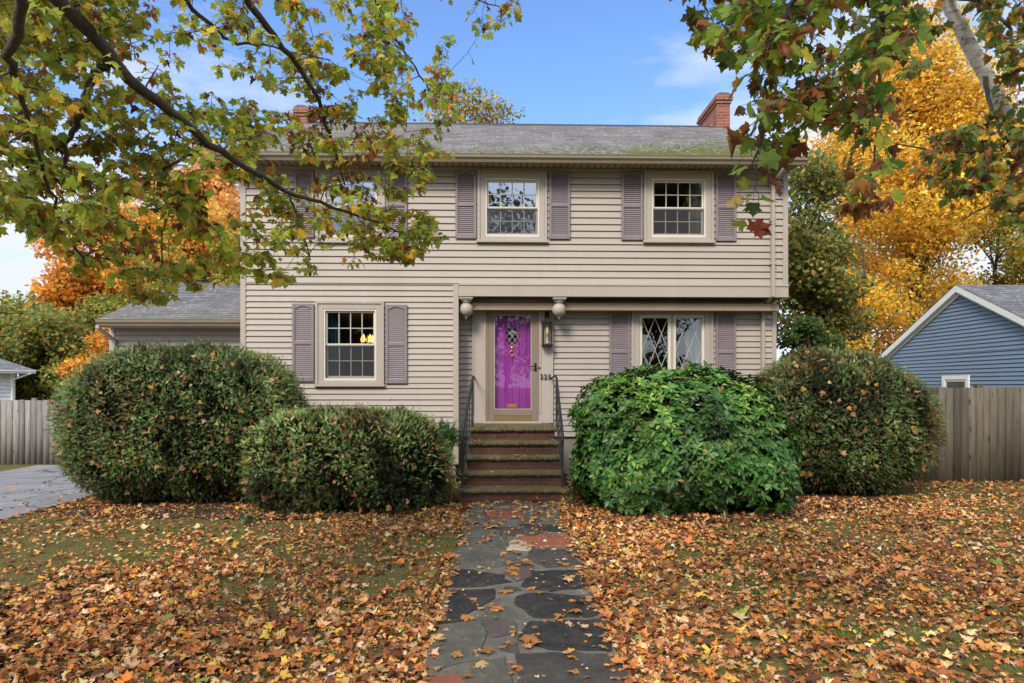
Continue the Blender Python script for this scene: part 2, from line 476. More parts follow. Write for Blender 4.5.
M['storm'] = plain('bronze_storm_frame', (0.235, 0.185, 0.14), 0.45, 0.06, dirt=(0.17, 0.13, 0.10))
M['brass'] = plain('aged_brass', (0.72, 0.45, 0.16), 0.35, 0.15, metal=0.9)
M['brass_dull'] = plain('dull_brass_strip', (0.27, 0.20, 0.095), 0.5, 0.2, 3, 60, metal=0.5)
M['iron'] = plain('painted_iron', (0.028, 0.033, 0.030), 0.5, 0.25, 4, 60)
M['bronze'] = plain('dark_bronze', (0.026, 0.022, 0.019), 0.5, 0.25, 6, 60, metal=0.4)
M['pendant'] = plain('weathered_drop', (0.42, 0.38, 0.31), 0.6, 0.12, 5, 40, dirt=(0.26, 0.22, 0.16))
M['interior'] = plain('interior_plaster', (0.34, 0.26, 0.18), 0.9, 0.1)
M['curtain'] = plain('grey_green_curtain', (0.20, 0.235, 0.215), 0.9, 0.1, 6, 40)
M['blue_curtain'] = plain('teal_curtain', (0.05, 0.12, 0.16), 0.9, 0.15, 6, 40)
M['bulb'] = emis('lit_bulb', (1.0, 0.50, 0.13), 3.2)
M['bulb_off'] = plain('cream_candle', (0.62, 0.50, 0.32), 0.5, 0.05)
M['pumpkin'] = plain('orange_pumpkin', (0.75, 0.22, 0.02), 0.5, 0.12)
M['white_trim'] = plain('white_trim', (0.86, 0.87, 0.88), 0.5, 0.03)
M['white_siding'] = plain('white_siding', (0.72, 0.73, 0.75), 0.55, 0.04)
M['blue_siding'] = plain('blue_siding', (0.20, 0.275, 0.385), 0.55, 0.06, 1, 30)
M['mortar'] = plain('path_mortar', (0.135, 0.125, 0.105), 0.95, 0.3, 4, 40, bumpy=0.7, dirt=(0.12, 0.105, 0.08))
M['bark'] = bark_mat('maple_bark', (0.075, 0.06, 0.045))
M['twig'] = bark_mat('yew_stem', (0.09, 0.06, 0.04))
M['pale_bark'] = pale_bark()
M['leaf'] = leaf_mat('maple_leaf', 0.55, 0.45)
M['litter'] = leaf_mat('fallen_leaf', 0.08, 0.65, 0.2)
M['yew'] = leaf_mat('yew_needles', 0.15, 0.5, 0.25, vein=False)
M['rhodo'] = leaf_mat('glossy_leaf', 0.14, 0.42, 0.28, vein=False)
M['far_leaf'] = leaf_mat('distant_leaf', 0.48, 0.6, 0.2, vein=False)
M['grass'] = leaf_mat('grass_blade', 0.25, 0.6, 0.2, vein=False)
M['fence'] = fence_mat('brown_fence_wood', (0.245, 0.20, 0.145))
M['fence_grey'] = fence_mat('silver_fence_wood', (0.33, 0.30, 0.28))
M['drive'] = asphalt_mat(); M['ground'] = ground_mat(); M['soil'] = soil_mat()

def tread_mat():
    m, nt, b = new_mat('mossy_tread_stone')
    n1 = noise(nt, 6, 6, 0.75); n2 = noise(nt, 45, 4, 0.7)
    c = mixc(nt, (0.14, 0.11, 0.06), (0.25, 0.19, 0.11), ramp(nt, n1, 0.35, 0.7))
    c = mixc(nt, c, (0.10, 0.09, 0.022), ramp(nt, noise(nt, 4, 6, 0.7), 0.34, 0.56, c1=(0.85,)*3))
    c = mixc(nt, c, (0.05, 0.042, 0.028), ramp(nt, n2, 0.5, 0.75, c1=(0.8,)*3))
    nt.links.new(c, b.inputs['Base Color']); b.inputs['Roughness'].default_value = 0.95; bump(nt, b, n2, 0.9, 0.02)
    return m
M['tread'] = tread_mat()

# ------------------------------------------------------------------ camera, light, sky
cam = bpy.data.cameras.new('camera'); co = bpy.data.objects.new('camera', cam); col.objects.link(co)
cam.sensor_width = 36; cam.lens = F / 1024 * 36; cam.clip_end = 3000; cam.clip_start = 0.05
cam.shift_y = (HOR - 341.5) / 1024
co.location = (0, 0, EYE); co.rotation_euler = (R(90), 0, -YAW)
scene.camera = co

SUN_EL, SUN_AZ = R(40), R(204)      # azimuth clockwise from +Y: behind the camera, a little left
sun = bpy.data.lights.new('sun', 'SUN'); so = bpy.data.objects.new('sun', sun); col.objects.link(so)
sun.energy = 3.5; sun.angle = R(17); sun.color = (1.0, 0.90, 0.77)
sd = Vector((math.sin(SUN_AZ)*math.cos(SUN_EL), math.cos(SUN_AZ)*math.cos(SUN_EL), math.sin(SUN_EL)))
so.rotation_euler = sd.to_track_quat('Z', 'Y').to_euler(); so.location = sd * 50

w = bpy.data.worlds.new('World'); scene.world = w; w.use_nodes = True
nt = w.node_tree; bg = nt.nodes['Background']
sky = nt.nodes.new('ShaderNodeTexSky'); sky.sky_type = 'NISHITA'; sky.sun_disc = False
sky.sun_elevation = SUN_EL; sky.sun_rotation = SUN_AZ; sky.air_density = 1.0; sky.dust_density = 0.6; sky.ozone_density = 1.6
tc = nt.nodes.new('ShaderNodeTexCoord')
sx = nt.nodes.new('ShaderNodeSeparateXYZ'); nt.links.new(tc.outputs['Generated'], sx.inputs[0])
mp = nt.nodes.new('ShaderNodeMapping'); mp.inputs['Scale'].default_value = (1.3, 1.3, 4.2); nt.links.new(tc.outputs['Generated'], mp.inputs[0])
cn = nt.nodes.new('ShaderNodeTexNoise'); cn.inputs['Scale'].default_value = 2.3; cn.inputs['Detail'].default_value = 8; cn.inputs['Roughness'].default_value = 0.58
nt.links.new(mp.outputs[0], cn.inputs['Vector'])
# more cloud low down and out to either side of north
ab = nt.nodes.new('ShaderNodeMath'); ab.operation = 'ABSOLUTE'; nt.links.new(sx.outputs['X'], ab.inputs[0])
m1 = nt.nodes.new('ShaderNodeMapRange'); m1.inputs['From Min'].default_value = 0.08; m1.inputs['From Max'].default_value = 0.62; m1.inputs['To Min'].default_value = -0.10; m1.inputs['To Max'].default_value = 0.15
nt.links.new(ab.outputs[0], m1.inputs[0])
m2 = nt.nodes.new('ShaderNodeMapRange'); m2.inputs['From Min'].default_value = 0.0; m2.inputs['From Max'].default_value = 0.45; m2.inputs['To Min'].default_value = 0.12; m2.inputs['To Max'].default_value = 0.0
nt.links.new(sx.outputs['Z'], m2.inputs[0])
a1 = nt.nodes.new('ShaderNodeMath'); a1.operation = 'ADD'; nt.links.new(cn.outputs['Fac'], a1.inputs[0]); nt.links.new(m1.outputs[0], a1.inputs[1])
a2 = nt.nodes.new('ShaderNodeMath'); a2.operation = 'ADD'; nt.links.new(a1.outputs[0], a2.inputs[0]); nt.links.new(m2.outputs[0], a2.inputs[1])
mask = ramp(nt, a2.outputs[0], 0.47, 0.72)
tint = mixc(nt, sky.outputs[0], (1.28, 1.55, 1.95), 1.0, 'MULTIPLY')
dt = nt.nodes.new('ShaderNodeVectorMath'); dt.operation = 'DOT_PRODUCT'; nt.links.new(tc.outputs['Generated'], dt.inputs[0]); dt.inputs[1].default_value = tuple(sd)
mg = nt.nodes.new('ShaderNodeMapRange'); mg.inputs['From Min'].default_value = 0.05; mg.inputs['From Max'].default_value = 0.95; mg.inputs['To Min'].default_value = 1.0; mg.inputs['To Max'].default_value = 1.75  # clouds brightened toward the sun, added behind the camera as ambient fill
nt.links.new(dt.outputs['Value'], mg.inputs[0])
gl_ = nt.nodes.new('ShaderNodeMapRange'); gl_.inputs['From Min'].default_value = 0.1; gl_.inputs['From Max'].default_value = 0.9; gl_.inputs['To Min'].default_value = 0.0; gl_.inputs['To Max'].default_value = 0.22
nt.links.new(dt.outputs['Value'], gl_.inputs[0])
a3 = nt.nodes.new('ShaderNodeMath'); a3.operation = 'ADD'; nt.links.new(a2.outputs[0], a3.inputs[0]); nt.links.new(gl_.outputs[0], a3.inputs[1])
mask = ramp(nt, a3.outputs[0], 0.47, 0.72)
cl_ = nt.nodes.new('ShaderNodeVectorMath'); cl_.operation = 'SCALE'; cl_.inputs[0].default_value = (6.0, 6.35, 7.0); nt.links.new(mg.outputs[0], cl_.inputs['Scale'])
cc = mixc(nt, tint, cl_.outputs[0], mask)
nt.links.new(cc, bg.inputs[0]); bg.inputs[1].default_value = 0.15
scene.view_settings.view_transform = 'Standard'; scene.view_settings.look = 'None'; scene.view_settings.exposure = 0
scene.render.engine = 'CYCLES'
scene.cycles.max_bounces = 8; scene.cycles.transparent_max_bounces = 12

# ------------------------------------------------------------------ ground
def build_ground():
    def axis(lo, hi, step, far):
        a = list(np.arange(lo, hi + 1e-6, step)); d = step
        hi_, lo_ = a[-1], a[0]; up, dn = [], []
        while hi_ < far: d *= 1.5; hi_ += d; up.append(hi_)
        d = step
        while lo_ > -far: d *= 1.5; lo_ -= d; dn.append(lo_)
        return np.array(dn[::-1] + a + up)
    xs, ys = axis(-13, 13, 0.2, 900), axis(-3, 20, 0.2, 900)
    Xg, Yg = np.meshgrid(xs, ys)
    p = np.stack([Xg.ravel(), Yg.ravel(), np.zeros(Xg.size)], 1)
    p[:, 2] = gz(p[:, 0], p[:, 1]) - 0.014 + 0.010 * nz(p, 1.5)
    n, m = len(xs), len(ys)
    i = (np.arange(m-1)[:, None] * n + np.arange(n-1)[None]).ravel()
    f = np.stack([i, i+1, i+1+n, i+n], 1)
    me = np_mesh('lawn', p, [f]); o = link('lawn', me, M['ground'], smooth=True); o['kind'] = 'structure'
build_ground()

def strip_sheet(name, xs, ys, dz, mat):
    Xg, Yg = np.meshgrid(xs, ys); p = np.stack([Xg.ravel(), Yg.ravel(), np.zeros(Xg.size)], 1)
    p[:, 2] = gz(p[:, 0], p[:, 1]) + dz
    n, m = len(xs), len(ys); i = (np.arange(m-1)[:, None]*n + np.arange(n-1)[None]).ravel()
    me = np_mesh(name, p, [np.stack([i, i+1, i+1+n, i+n], 1)])
    o = link(name, me, mat, smooth=True); o['kind'] = 'structure'; return o
strip_sheet('driveway', np.linspace(-11.5, -6.05, 24), np.linspace(-9, 16.4, 90), 0.012, M['drive'])

# planting beds under the shrubs (irregular edge)
def bed(pts):
    b = MB(); c = sum((Vector(p) for p in pts), Vector((0, 0))) / len(pts); ring = []
    for k in range(len(pts)):
        a, d = Vector(pts[k]), Vector(pts[(k+1) % len(pts)])
        for t in np.linspace(0, 1, 8, endpoint=False):
            q = a.lerp(d, t); q += Vector((random.uniform(-.08, .08), random.uniform(-.08, .08))); ring.append(q)
    for k in range(len(ring)):
        a, d = ring[k], ring[(k+1) % len(ring)]
        b.face([(c.x, c.y, gz(c.x, c.y)+0.008), (a.x, a.y, gz(a.x, a.y)+0.008), (d.x, d.y, gz(d.x, d.y)+0.008)])
    o = b.build('planting_bed', M['soil']); o['kind'] = 'structure'
bed([(-5.6, 8.35), (-3.2, 8.0), (-1.0, 8.15), (-0.95, 11.0), (-5.4, 11.0)])
bed([(0.95, 7.75), (3.0, 7.7), (4.6, 8.3), (6.0, 8.9), (6.0, 11.3), (1.0, 11.3)])

# ------------------------------------------------------------------ siding and roofing
def siding(b, u0, u1, z0, z1, mapf, ex=0.115, holes=(), proud=0.024, clip=None, gap=0.014):
    """lapped courses; mapf(u, out, z)->xyz; holes (u0,u1,z0,z1); clip(z)->(umin,umax) for gables"""
    z = z0
    while z < z1 - 1e-4:
        zt = min(z + ex, z1)
        cuts = sorted({z, zt} | {h[k] for h in holes for k in (2, 3) if z < h[k] < zt})
        for a, c in zip(cuts[:-1], cuts[1:]):
            zm = (a + c) / 2; spans = [(u0, u1)]
            if clip:
                lo, hi = clip(c); spans = [(max(u0, lo), min(u1, hi))] if hi - lo > 0.02 else []
            for h in holes:
                if h[2] < zm < h[3]:
                    ns = []
                    for s0, s1 in spans:
                        if h[1] <= s0 or h[0] >= s1: ns.append((s0, s1)); continue
                        if h[0] > s0: ns.append((s0, h[0]))
                        if h[1] < s1: ns.append((h[1], s1))
                    spans = ns
            oa = proud - (proud - 0.003) * (a - z) / ex; oc = proud - (proud - 0.003) * (c - z) / ex
            for s0, s1 in spans:
                g = min(gap, (c - a)*.5) if a == z else 0.0
                b.face([mapf(s0, oa, a+g), mapf(s1, oa, a+g), mapf(s1, oc, c), mapf(s0, oc, c)])
                if g: b.face([mapf(s0, -.014, a+g), mapf(s1, -.014, a+g), mapf(s1, oa, a+g), mapf(s0, oa, a+g)]); b.face([mapf(s0, -.014, a), mapf(s1, -.014, a), mapf(s1, -.014, a+g), mapf(s0, -.014, a+g)]); b.face([mapf(s0, .003, a), mapf(s1, .003, a), mapf(s1, -.014, a), mapf(s0, -.014, a)])
        z += ex

def front(Y): return lambda u, o, z: (u, Y - o, z)

def roof_plane(b, x0, x1, ye, ze, yr, zr, ex=0.14, lift=0.012):
    """shingle courses from eave to ridge"""
    L = math.hypot(yr - ye, zr - ze); n = int(L / ex); sy, sz = (yr - ye) / L, (zr - ze) / L
    ny, nzv = (-sz, sy) if yr > ye else (sz, -sy)
    if nzv < 0: ny, nzv = -ny, -nzv
    for k in range(n):
        a, c = L * k / n, L * (k + 1) / n
        p = lambda x, t, o: (x, ye + sy*t + ny*o, ze + sz*t + nzv*o)
        q = [p(x0, a, lift), p(x1, a, lift), p(x1, c, 0.003), p(x0, c, 0.003)]
        b.face(q if yr > ye else q[::-1])
        q = [p(x0, a, 0), p(x1, a, 0), p(x1, a, lift), p(x0, a, lift)]
        b.face(q if yr > ye else q[::-1])

# ------------------------------------------------------------------ THE HOUSE
YW, YR, YB = 11.03, 11.48, 18.7
XL, XR = X_(243, YW), X_(785.5, YW)
XP = X_(457.5, YW)                                  # right end of the projecting ground floor
Z_SOF = Z_(600, 169, YW)                            # soffit
Z_BAND0, Z_BAND1 = Z_(600, 297, YW), Z_(600, 285, YW)   # garrison overhang band
house = empty('house', ((XL + XR) / 2, YW, 0), 'two storey taupe clapboard house with overhanging upper floor and purple front door', 'house')

def window_rect(px0, px1, py0, py1, Y):
    return (X_(px0, Y), X_(px1, Y), Z_((px0+px1)/2, py1, Y), Z_((px0+px1)/2, py0, Y))

W_UL = window_rect(316.5, 385.5, 170.5, 241, YW)
W_UM = window_rect(477.5, 547, 171, 240.5, YW)
W_UR = window_rect(643.5, 713, 171.5, 241, YW)
W_LL = window_rect(316, 384.5, 301.5, 384, YW)
W_CA = window_rect(631, 712.5, 306.5, 388, YR)
DOOR = window_rect(472.5, 553, 298, 427, YR)

wl = MB()
ins = 0.02
def hole(w): return (w[0]+ins, w[1]-ins, w[2]+ins, w[3]-ins)
siding(wl, XL, XR, Z_BAND1, Z_SOF, front(YW), holes=[hole(W_UL), hole(W_UM), hole(W_UR)])
siding(wl, XL, XP, 0.62, Z_BAND1, front(YW), holes=[hole(W_LL)], ex=0.0985, gap=.012)
# end walls
siding(wl, YW, YB, Z_BAND0, Z_SOF, lambda u, o, z: (XL - o, YW + YB - u, z))
siding(wl, YW, YB, 0.62, Z_BAND0, lambda u, o, z: (XL - o, YW + YB - u, z))
siding(wl, YW, YB, Z_BAND0, Z_SOF, lambda u, o, z: (XR + o, u, z))
siding(wl, YR, YB, 0.62, Z_BAND0, lambda u, o, z: (XR + o, u, z))
wl.build('wall', M['siding'], house)
pw = MB()
siding(pw, XP, XR, Z_(620, 437, YR), Z_BAND0 - 0.004, front(YR), holes=[hole(W_CA), (DOOR[0]+ins, DOOR[1]-ins, -1, DOOR[3]-ins)], ex=0.101, gap=.012)
siding(pw, YW, YR, 0.62, Z_BAND0, lambda u, o, z: (XP + o, u, z), ex=0.101, gap=.012)
pw.build('porch_wall', M['siding_shade'], house)

# structural backing, floors, interior
Z_FL, Z_CE, Z_MID = 0.95, Z_SOF - 0.05, 2.98
bk = MB()
bk.box(XL+.05, XR-.05, 15.2, 15.25, Z_FL, Z_CE)                       # partition seen through the glass
bk.box(XL+.05, XR-.05, YW+.14, 15.2, Z_MID, Z_MID+.12); bk.box(XL+.05, XR-.05, YW+.14, 15.2, Z_CE, Z_CE+.04)
bk.box(XL+.05, XR-.05, YR+.14, 15.2, Z_FL-.12, Z_FL)
for x in (X_(430, YW), X_(590, YW)): bk.box(x, x+.08, YR+.14, 15.2, Z_FL, Z_CE)
bk.box(XL+.03, XL+.05, YW+.03, 15.2, Z_FL, Z_CE); bk.box(XR-.05, XR-.03, YR+.03, 15.2, Z_FL, Z_CE)
bk.build('interior_wall', M['interior'], house)

fd = MB()
fd.box(XL+.03, XP-.03, YW+.03, YB, -0.6, 0.62); fd.box(XP-.02, XR-.03, YR+.03, YB-.02, -0.6, Z_(620, 437, YR))
fd.build('foundation', M['found'], house)

# corner boards and overhang band
for q in ((XL-.035, XL+.055, YW-.03, YW+.06, 0.62, Z_SOF), (XR-.055, XR+.035, YW-.03, YW+.06, Z_BAND0+.003, Z_SOF),
          (XP-.075, XP+.02, YW-.03, YW+.05, 0.3, Z_BAND1), (XR-.05, XR+.03, YR-.03, YR+.05, 0.62, Z_BAND0-.006)):
    MB().box(*q).build('corner_board', M['trim'], house, bevel=0.004)
bd = MB(); bd.box(XP+.022, XR+.038, YW-.036, YW+.02, Z_BAND0, Z_BAND1+.01)
bd.box(XP+.022, XR+.045, YW-.05, YW-.037, Z_BAND1-.02, Z_BAND1+.012)
bd.build('overhang_band', M['trim'], house, bevel=0.003)
sf = MB(); sf.box(XP+.022, XR, YW+.021, YR-.02, Z_BAND0+.01, Z_BAND0+.03)
x = XP + .1
while x < XR:
    sf.box(x, x+.012, YW+.03, YR-.03, Z_BAND0+.002, Z_BAND0+.009); x += .1
sf.build('overhang_soffit', M['soffit'], house)
# frieze boards under soffits
fr = MB(); fr.box(XL, XR, YW-.026, YW-.018, Z_SOF-.06, Z_SOF-.003)
fr.build('frieze', M['trim'], house)

# roof
EV = 0.36
XE0, XE1 = XL - 0.30, X_(803, YW - EV)
YE, ZE = YW - EV, Z_(600, 155.5, YW - EV - .08)
YRG = 14.86
ZRG = Z_(600, 126, YRG)
rf = MB(); roof_plane(rf, XE0, XE1, YE - .06, ZE, YRG, ZRG); roof_plane(rf, XE0, XE1, 2*YRG - YE + .06, ZE, YRG, ZRG)
rf.build('roof', M['roof'], house)
rc = MB(); rc.prism([(YRG-.12, ZRG-.045), (YRG, ZRG+.035), (YRG+.12, ZRG-.045), (YRG+.12, ZRG-.06), (YRG-.12, ZRG-.06)], 'x', XE0, X_(722, YRG) - .05)
rc.build('ridge_vent', plain('dark_ridge', (0.05, 0.05, 0.055), 0.8), house)
for (a, b_) in ((XE0+.01, XE0+.05), (XE1-.05, XE1-.01)):
    for (ye, yr) in ((YE-.05, YRG), (2*YRG-YE+.05, YRG+.001)):
        MB().prism([(ye, ZE-.012), (yr, ZRG-.012), (yr, ZRG-.14), (ye, ZE-.10)], 'x', a, b_).build('rake_board', M['trim'], house, bevel=0.004)
gw = MB()
sl = (ZRG - ZE) / (YRG - YE)
def gclip(z): 
    d = (ZRG - .16 - z) / sl
    return (YRG - d, YRG + d)
siding(gw, YW, YB, Z_SOF, ZRG-.2, lambda u, o, z: (XR + o, u, z), clip=gclip)
gw.build('gable_wall', M['siding'], house); gw = MB()
siding(gw, YW, YB, Z_SOF, ZRG-.2, lambda u, o, z: (XL - o, 2*YRG - u, z), clip=gclip)
gw.build('gable_wall', M['siding'], house)
for (a, b_) in ((XL+.05, XL+.08), (XR-.08, XR-.05)):
    MB().prism([(YW+.01, Z_SOF+.02), (YRG, ZRG-.10), (2*YRG-YW, Z_SOF+.02)], 'x', a, b_).build('attic_backing', M['dark'], house)

so_ = MB(); so_.box(XE0+.02, XE1-.02, YE+.015, YW-.001, Z_SOF+.004, Z_SOF+.024)
x = XE0 + .06
so_.build('eave_soffit', M['soffit'], house)
vt = MB()
x = XE0 + .08
while x < XE1 - .08:
    vt.box(x, x+.016, YE+.05, YW-.03, Z_SOF+.001, Z_SOF+.0035); x += .115
vt.build('soffit_vent', M['shadow_brown'], house)
fa = MB(); fa.box(XE0+.012, XE1-.012, YE-.005, YE+.014, Z_SOF-.004, ZE-.02); fa.build('fascia', M['trim'], house)
def gutter_prof(y, z):    # K style, opening upward; y is the fascia face
    return [(y, z), (y, z-.11), (y-.06, z-.115), (y-.075, z-.075), (y-.105, z-.045), (y-.108, z-.004), (y-.115, z), (y-.115, z+.006), (y-.10, z+.006), (y-.10, z-.03), (y-.06, z-.075), (y-.04, z-.09), (y-.012, z-.09), (y-.012, z)]
gt = MB(); gt.prism(gutter_prof(YE-.006, ZE-.005), 'x', XE0+.005, XE1+.03)
gt.prism([(YE-.007, ZE-.007), (YE-.007, ZE-.113), (YE-.066, ZE-.118), (YE-.08, ZE-.08), (YE-.11, ZE-.05), (YE-.119, ZE-.003)], 'x', XE1+.031, XE1+.036)
gt.prism([(YE-.007, ZE-.007), (YE-.007, ZE-.113), (YE-.066, ZE-.118), (YE-.08, ZE-.08), (YE-.11, ZE-.05), (YE-.119, ZE-.003)], 'x', XE0-.001, XE0+.004)
gt.build('gutter', M['gutter'], house)

# downspout at the right corner: gutter -> wall -> jogs back under the overhang
xd, xd2 = X_(772.5, YW-.05), X_(762.5, YR-.05)
dp = MB()
dp.bar((xd+.05, YE-.05, ZE-.12), (xd+.05, YE-.05, ZE-.2), .07, .055)
dp.bar((xd+.05, YE-.05, ZE-.18), (xd, YW-.06, Z_SOF-.25), .07, .055)
dp.bar((xd, YW-.06, Z_SOF-.2), (xd, YW-.06, Z_BAND0-.0), .058, .075)
dp.bar((xd, YW-.06, Z_BAND0+.05), (xd2, YR-.06, Z_BAND0-.16), .06, .06)
dp.bar((xd2, YR-.06, Z_BAND0-.11), (xd2, YR-.06, 0.08), .058, .075)
for z in (Z_SOF-.9, Z_BAND1+.35): dp.box(xd-.05, xd+.05, YW-.10, YW-.018, z, z+.03)
dp.build('downspout', M['downspout'], house, bevel=0.006)

# brick chimneys on the gable ends
def chimney(px0, px1, pyt, Y0, flip=False):
    x0, x1 = X_(px0, Y0), X_(px1, Y0); zt = Z_((px0+px1)/2, pyt, Y0); y1 = Y0 + 1.35
    c = MB(); c.box(x0+.025, x1-.025, Y0+.025, y1-.025, 0, zt-.20)
    c.box(x0, x1, Y0, y1, zt-.20, zt-.13); c.box(x0-.03, x1+.03, Y0-.03, y1+.03, zt-.13, zt-.06); c.box(x0-.01, x1+.01, Y0-.01, y1+.01, zt-.06, zt)
    ch = c.build('chimney', M['brick'], house, bevel=0.006)
    cap = MB(); cap.prism([(x0-.01, zt+.001), (x1+.01, zt+.001), (x1-.08, zt+.05), (x0+.08, zt+.05)], 'y', Y0, y1)
    cap.build('chimney_cap', M['mortar'], ch)
    fl = MB()
    for k in range(4):
        yy = YRG + .05 + k*.16; zz = ZRG - abs(yy-YRG)*sl
        s = x0+.02 if not flip else x1-.02
        fl.box(s-.006, s+.006, yy, yy+.17, zz-.05, zz+.10)
    fl.build('flashing', M['white_trim'], ch)
chimney(716.5, 731.5, 94.5, 14.55)
chimney(294, 308, 107, 14.55, True)

# windows -------------------------------------------------------------
def casing(w, Y, cw=0.135, sill=True, deep=0.0):
    x0, x1, z0, z1 = w; b = MB(); o = 0.045
    # outer back-band, then flat board a little lower
    b.box(x0, x0+o, Y-.058, Y-.004, z0, z1); b.box(x1-o, x1, Y-.058, Y-.004, z0, z1); b.box(x0+o, x1-o, Y-.058, Y-.004, z1-o, z1)
    b.box(x0+o, x0+cw, Y-.040, Y+.004, z0, z1-o); b.box(x1-cw, x1-o, Y-.040, Y+.004, z0, z1-o); b.box(x0+cw, x1-cw, Y-.040, Y+.004, z1-cw, z1-o)
    b.box(x0+cw, x1-cw, Y-.040, Y+.004, z0, z0+.06)
    b.box(x0-.015, x1+.015, Y-.075, Y-.002, z0-.045, z0-.002)
    # jamb returns
    b.box(x0+cw-.03, x0+cw-.002, Y+.005, Y+.13, z0+.03, z1-cw+.03); b.box(x1-cw+.002, x1-cw+.03, Y+.005, Y+.13, z0+.03, z1-cw+.03)
    b.box(x0+cw, x1-cw, Y+.005, Y+.13, z1-cw+.002, z1-cw+.03); b.box(x0+cw, x1-cw, Y+.005, Y+.13, z0+.03, z0+.058)
    return b.build('window', M['trim'], house, bevel=0.004)

def curtain(par, x0, x1, Y, z0, z1, mat):
    b = MB(); n = 28
    for k in range(n):
        a, c = k/n, (k+1)/n
        f = lambda t: (x0 + (x1-x0)*t, Y + .03*math.sin(t*26) + .012*math.sin(t*61))
        p, q = f(a), f(c); b.face([(p[0], p[1], z0), (q[0], q[1], z0), (q[0], q[1], z1), (p[0], p[1], z1)])
    b.build('curtain', mat, par, smooth=True)

def double_hung(w, Y, glass, curt=None):
    wi = casing(w, Y); cw = 0.135
    x0, x1, z0, z1 = w[0]+cw, w[1]-cw, w[2]+.06, w[3]-cw
    zm = z0 + (z1-z0)*.495; s = .045
    # storm surround
    fm = MB(); t = .028
    for (a, b_, c, d) in ((x0, x0+t, z0, z1), (x1-t, x1, z0, z1), (x0+t, x1-t, z1-t, z1), (x0+t, x1-t, z0, z0+t+.01)): fm.box(a, b_, Y-.030, Y+.01, c, d)
    fm.build('window_frame', M['sash'], wi, bevel=0.002)
    a0, a1 = x0+t, x1-t
    for (zl, zh, yy) in ((zm-.01, z1-t, Y+.012), (z0+t+.01, zm+.028, Y+.045)):
        sb = MB()
        for (a, b_, c, d) in ((a0, a0+s-.018, zl, zh), (a1-s+.018, a1, zl, zh), (a0+s-.018, a1-s+.018, zh-.03, zh), (a0+s-.018, a1-s+.018, zl, zl+.04)): sb.box(a, b_, yy, yy+.03, c, d)
        sb.build('sash', M['sash'], wi, bevel=0.002)
        g0, g1, h0, h1 = a0+s-.018, a1-s+.018, zl+.04, zh-.03
        pn = MB(); pn.face([(g0-.004, yy+.014, h0-.004), (g1+.004, yy+.014, h0-.004), (g1+.004, yy+.014, h1+.004), (g0-.004, yy+.014, h1+.004)]); pn.build('pane', glass, wi)
        mu = MB()
        for k in (1, 2, 3):
            xx = g0 + (g1-g0)*k/4; mu.box(xx-.008, xx+.008, yy+.004, yy+.022, h0, h1)
        zz = (h0+h1)/2; mu.box(g0, g1, yy+.005, yy+.021, zz-.008, zz+.008)
        mu.build('muntin_grid', M['muntin'], wi)
    sc = MB(); sc.face([(a0+.004, Y+.006, z0+t+.012), (a1-.004, Y+.006, z0+t+.012), (a1-.004, Y+.006, zm+.012), (a0+.004, Y+.006, zm+.012)])
    sc.build('insect_screen', M['screen'], wi)
    if curt:
        for (f0, f1, mt) in curt: curtain(wi, x0+(x1-x0)*f0, x0+(x1-x0)*f1, Y+.22, z0-.05, z1+.05, mt)
    return wi

double_hung(W_UL, YW, M['glass_bright'], [(0.0, .2, M['curtain'])])
double_hung(W_UM, YW, M['glass_bright'])
double_hung(W_UR, YW, M['glass'], [(.76, 1.0, M['curtain'])])
double_hung(W_LL, YW, M['glass'], [(-.02, .25, M['blue_curtain'])])

def casement(w, Y):
    wi = casing(w, Y, cw=0.15); x0, x1, z0, z1 = w[0]+.15, w[1]-.15, w[2]+.06, w[3]-.15
    xm = (x0+x1)/2; ml = MB(); ml.box(xm-.02, xm+.02, Y-.03, Y+.05, z0, z1); ml.build('mullion', M['trim'], wi)
    for (a, b_) in ((x0, xm-.021), (xm+.021, x1)):
        s = .05; sb = MB()
        for q in ((a, a+s, z0, z1), (b_-s, b_, z0, z1), (a+s, b_-s, z1-.06, z1), (a+s, b_-s, z0, z0+.06)): sb.box(q[0], q[1], Y-.015, Y+.03, q[2], q[3])
        sb.build('sash', M['sash'], wi, bevel=0.003)
        g0, g1, h0, h1 = a+s, b_-s, z0+.06, z1-.06
        pn = MB(); pn.face([(g0-.004, Y+.014, h0-.004), (g1+.004, Y+.014, h0-.004), (g1+.004, Y+.014, h1+.004), (g0-.004, Y+.014, h1+.004)]); pn.build('pane', M['glass'], wi)
        W = (g1-g0)/2; Hd = .58; la = MB()
        for sg, yo in ((1, 0.0), (-1, .004)):
            for k in range(-6, 8):
                # x = xc + k*W + sg*W*(h1-z)/Hd ; clip to glass
                xc = (g0+g1)/2 + k*W; pts = []
                zz = np.linspace(h0, h1, 200); xx = xc + sg*W*(h1-zz)/Hd
                ok = (xx > g0) & (xx < g1)
                if ok.sum() > 3:
                    i = np.where(ok)[0]; p0, p1 = i[0], i[-1]
                    la.bar((xx[p0], Y+.004+yo, zz[p0]), (xx[p1], Y+.004+yo, zz[p1]), .010, .009)
        la.build('diamond_lattice', M['muntin'], wi)
    curtain(wi, x1-.28, x1+.03, Y+.2, z0-.1, z1+.1, M['curtain'])
    curtain(wi, x0-.05, x0+.09, Y+.2, z0-.1, z1+.1, M['curtain'])
casement(W_CA, YR)

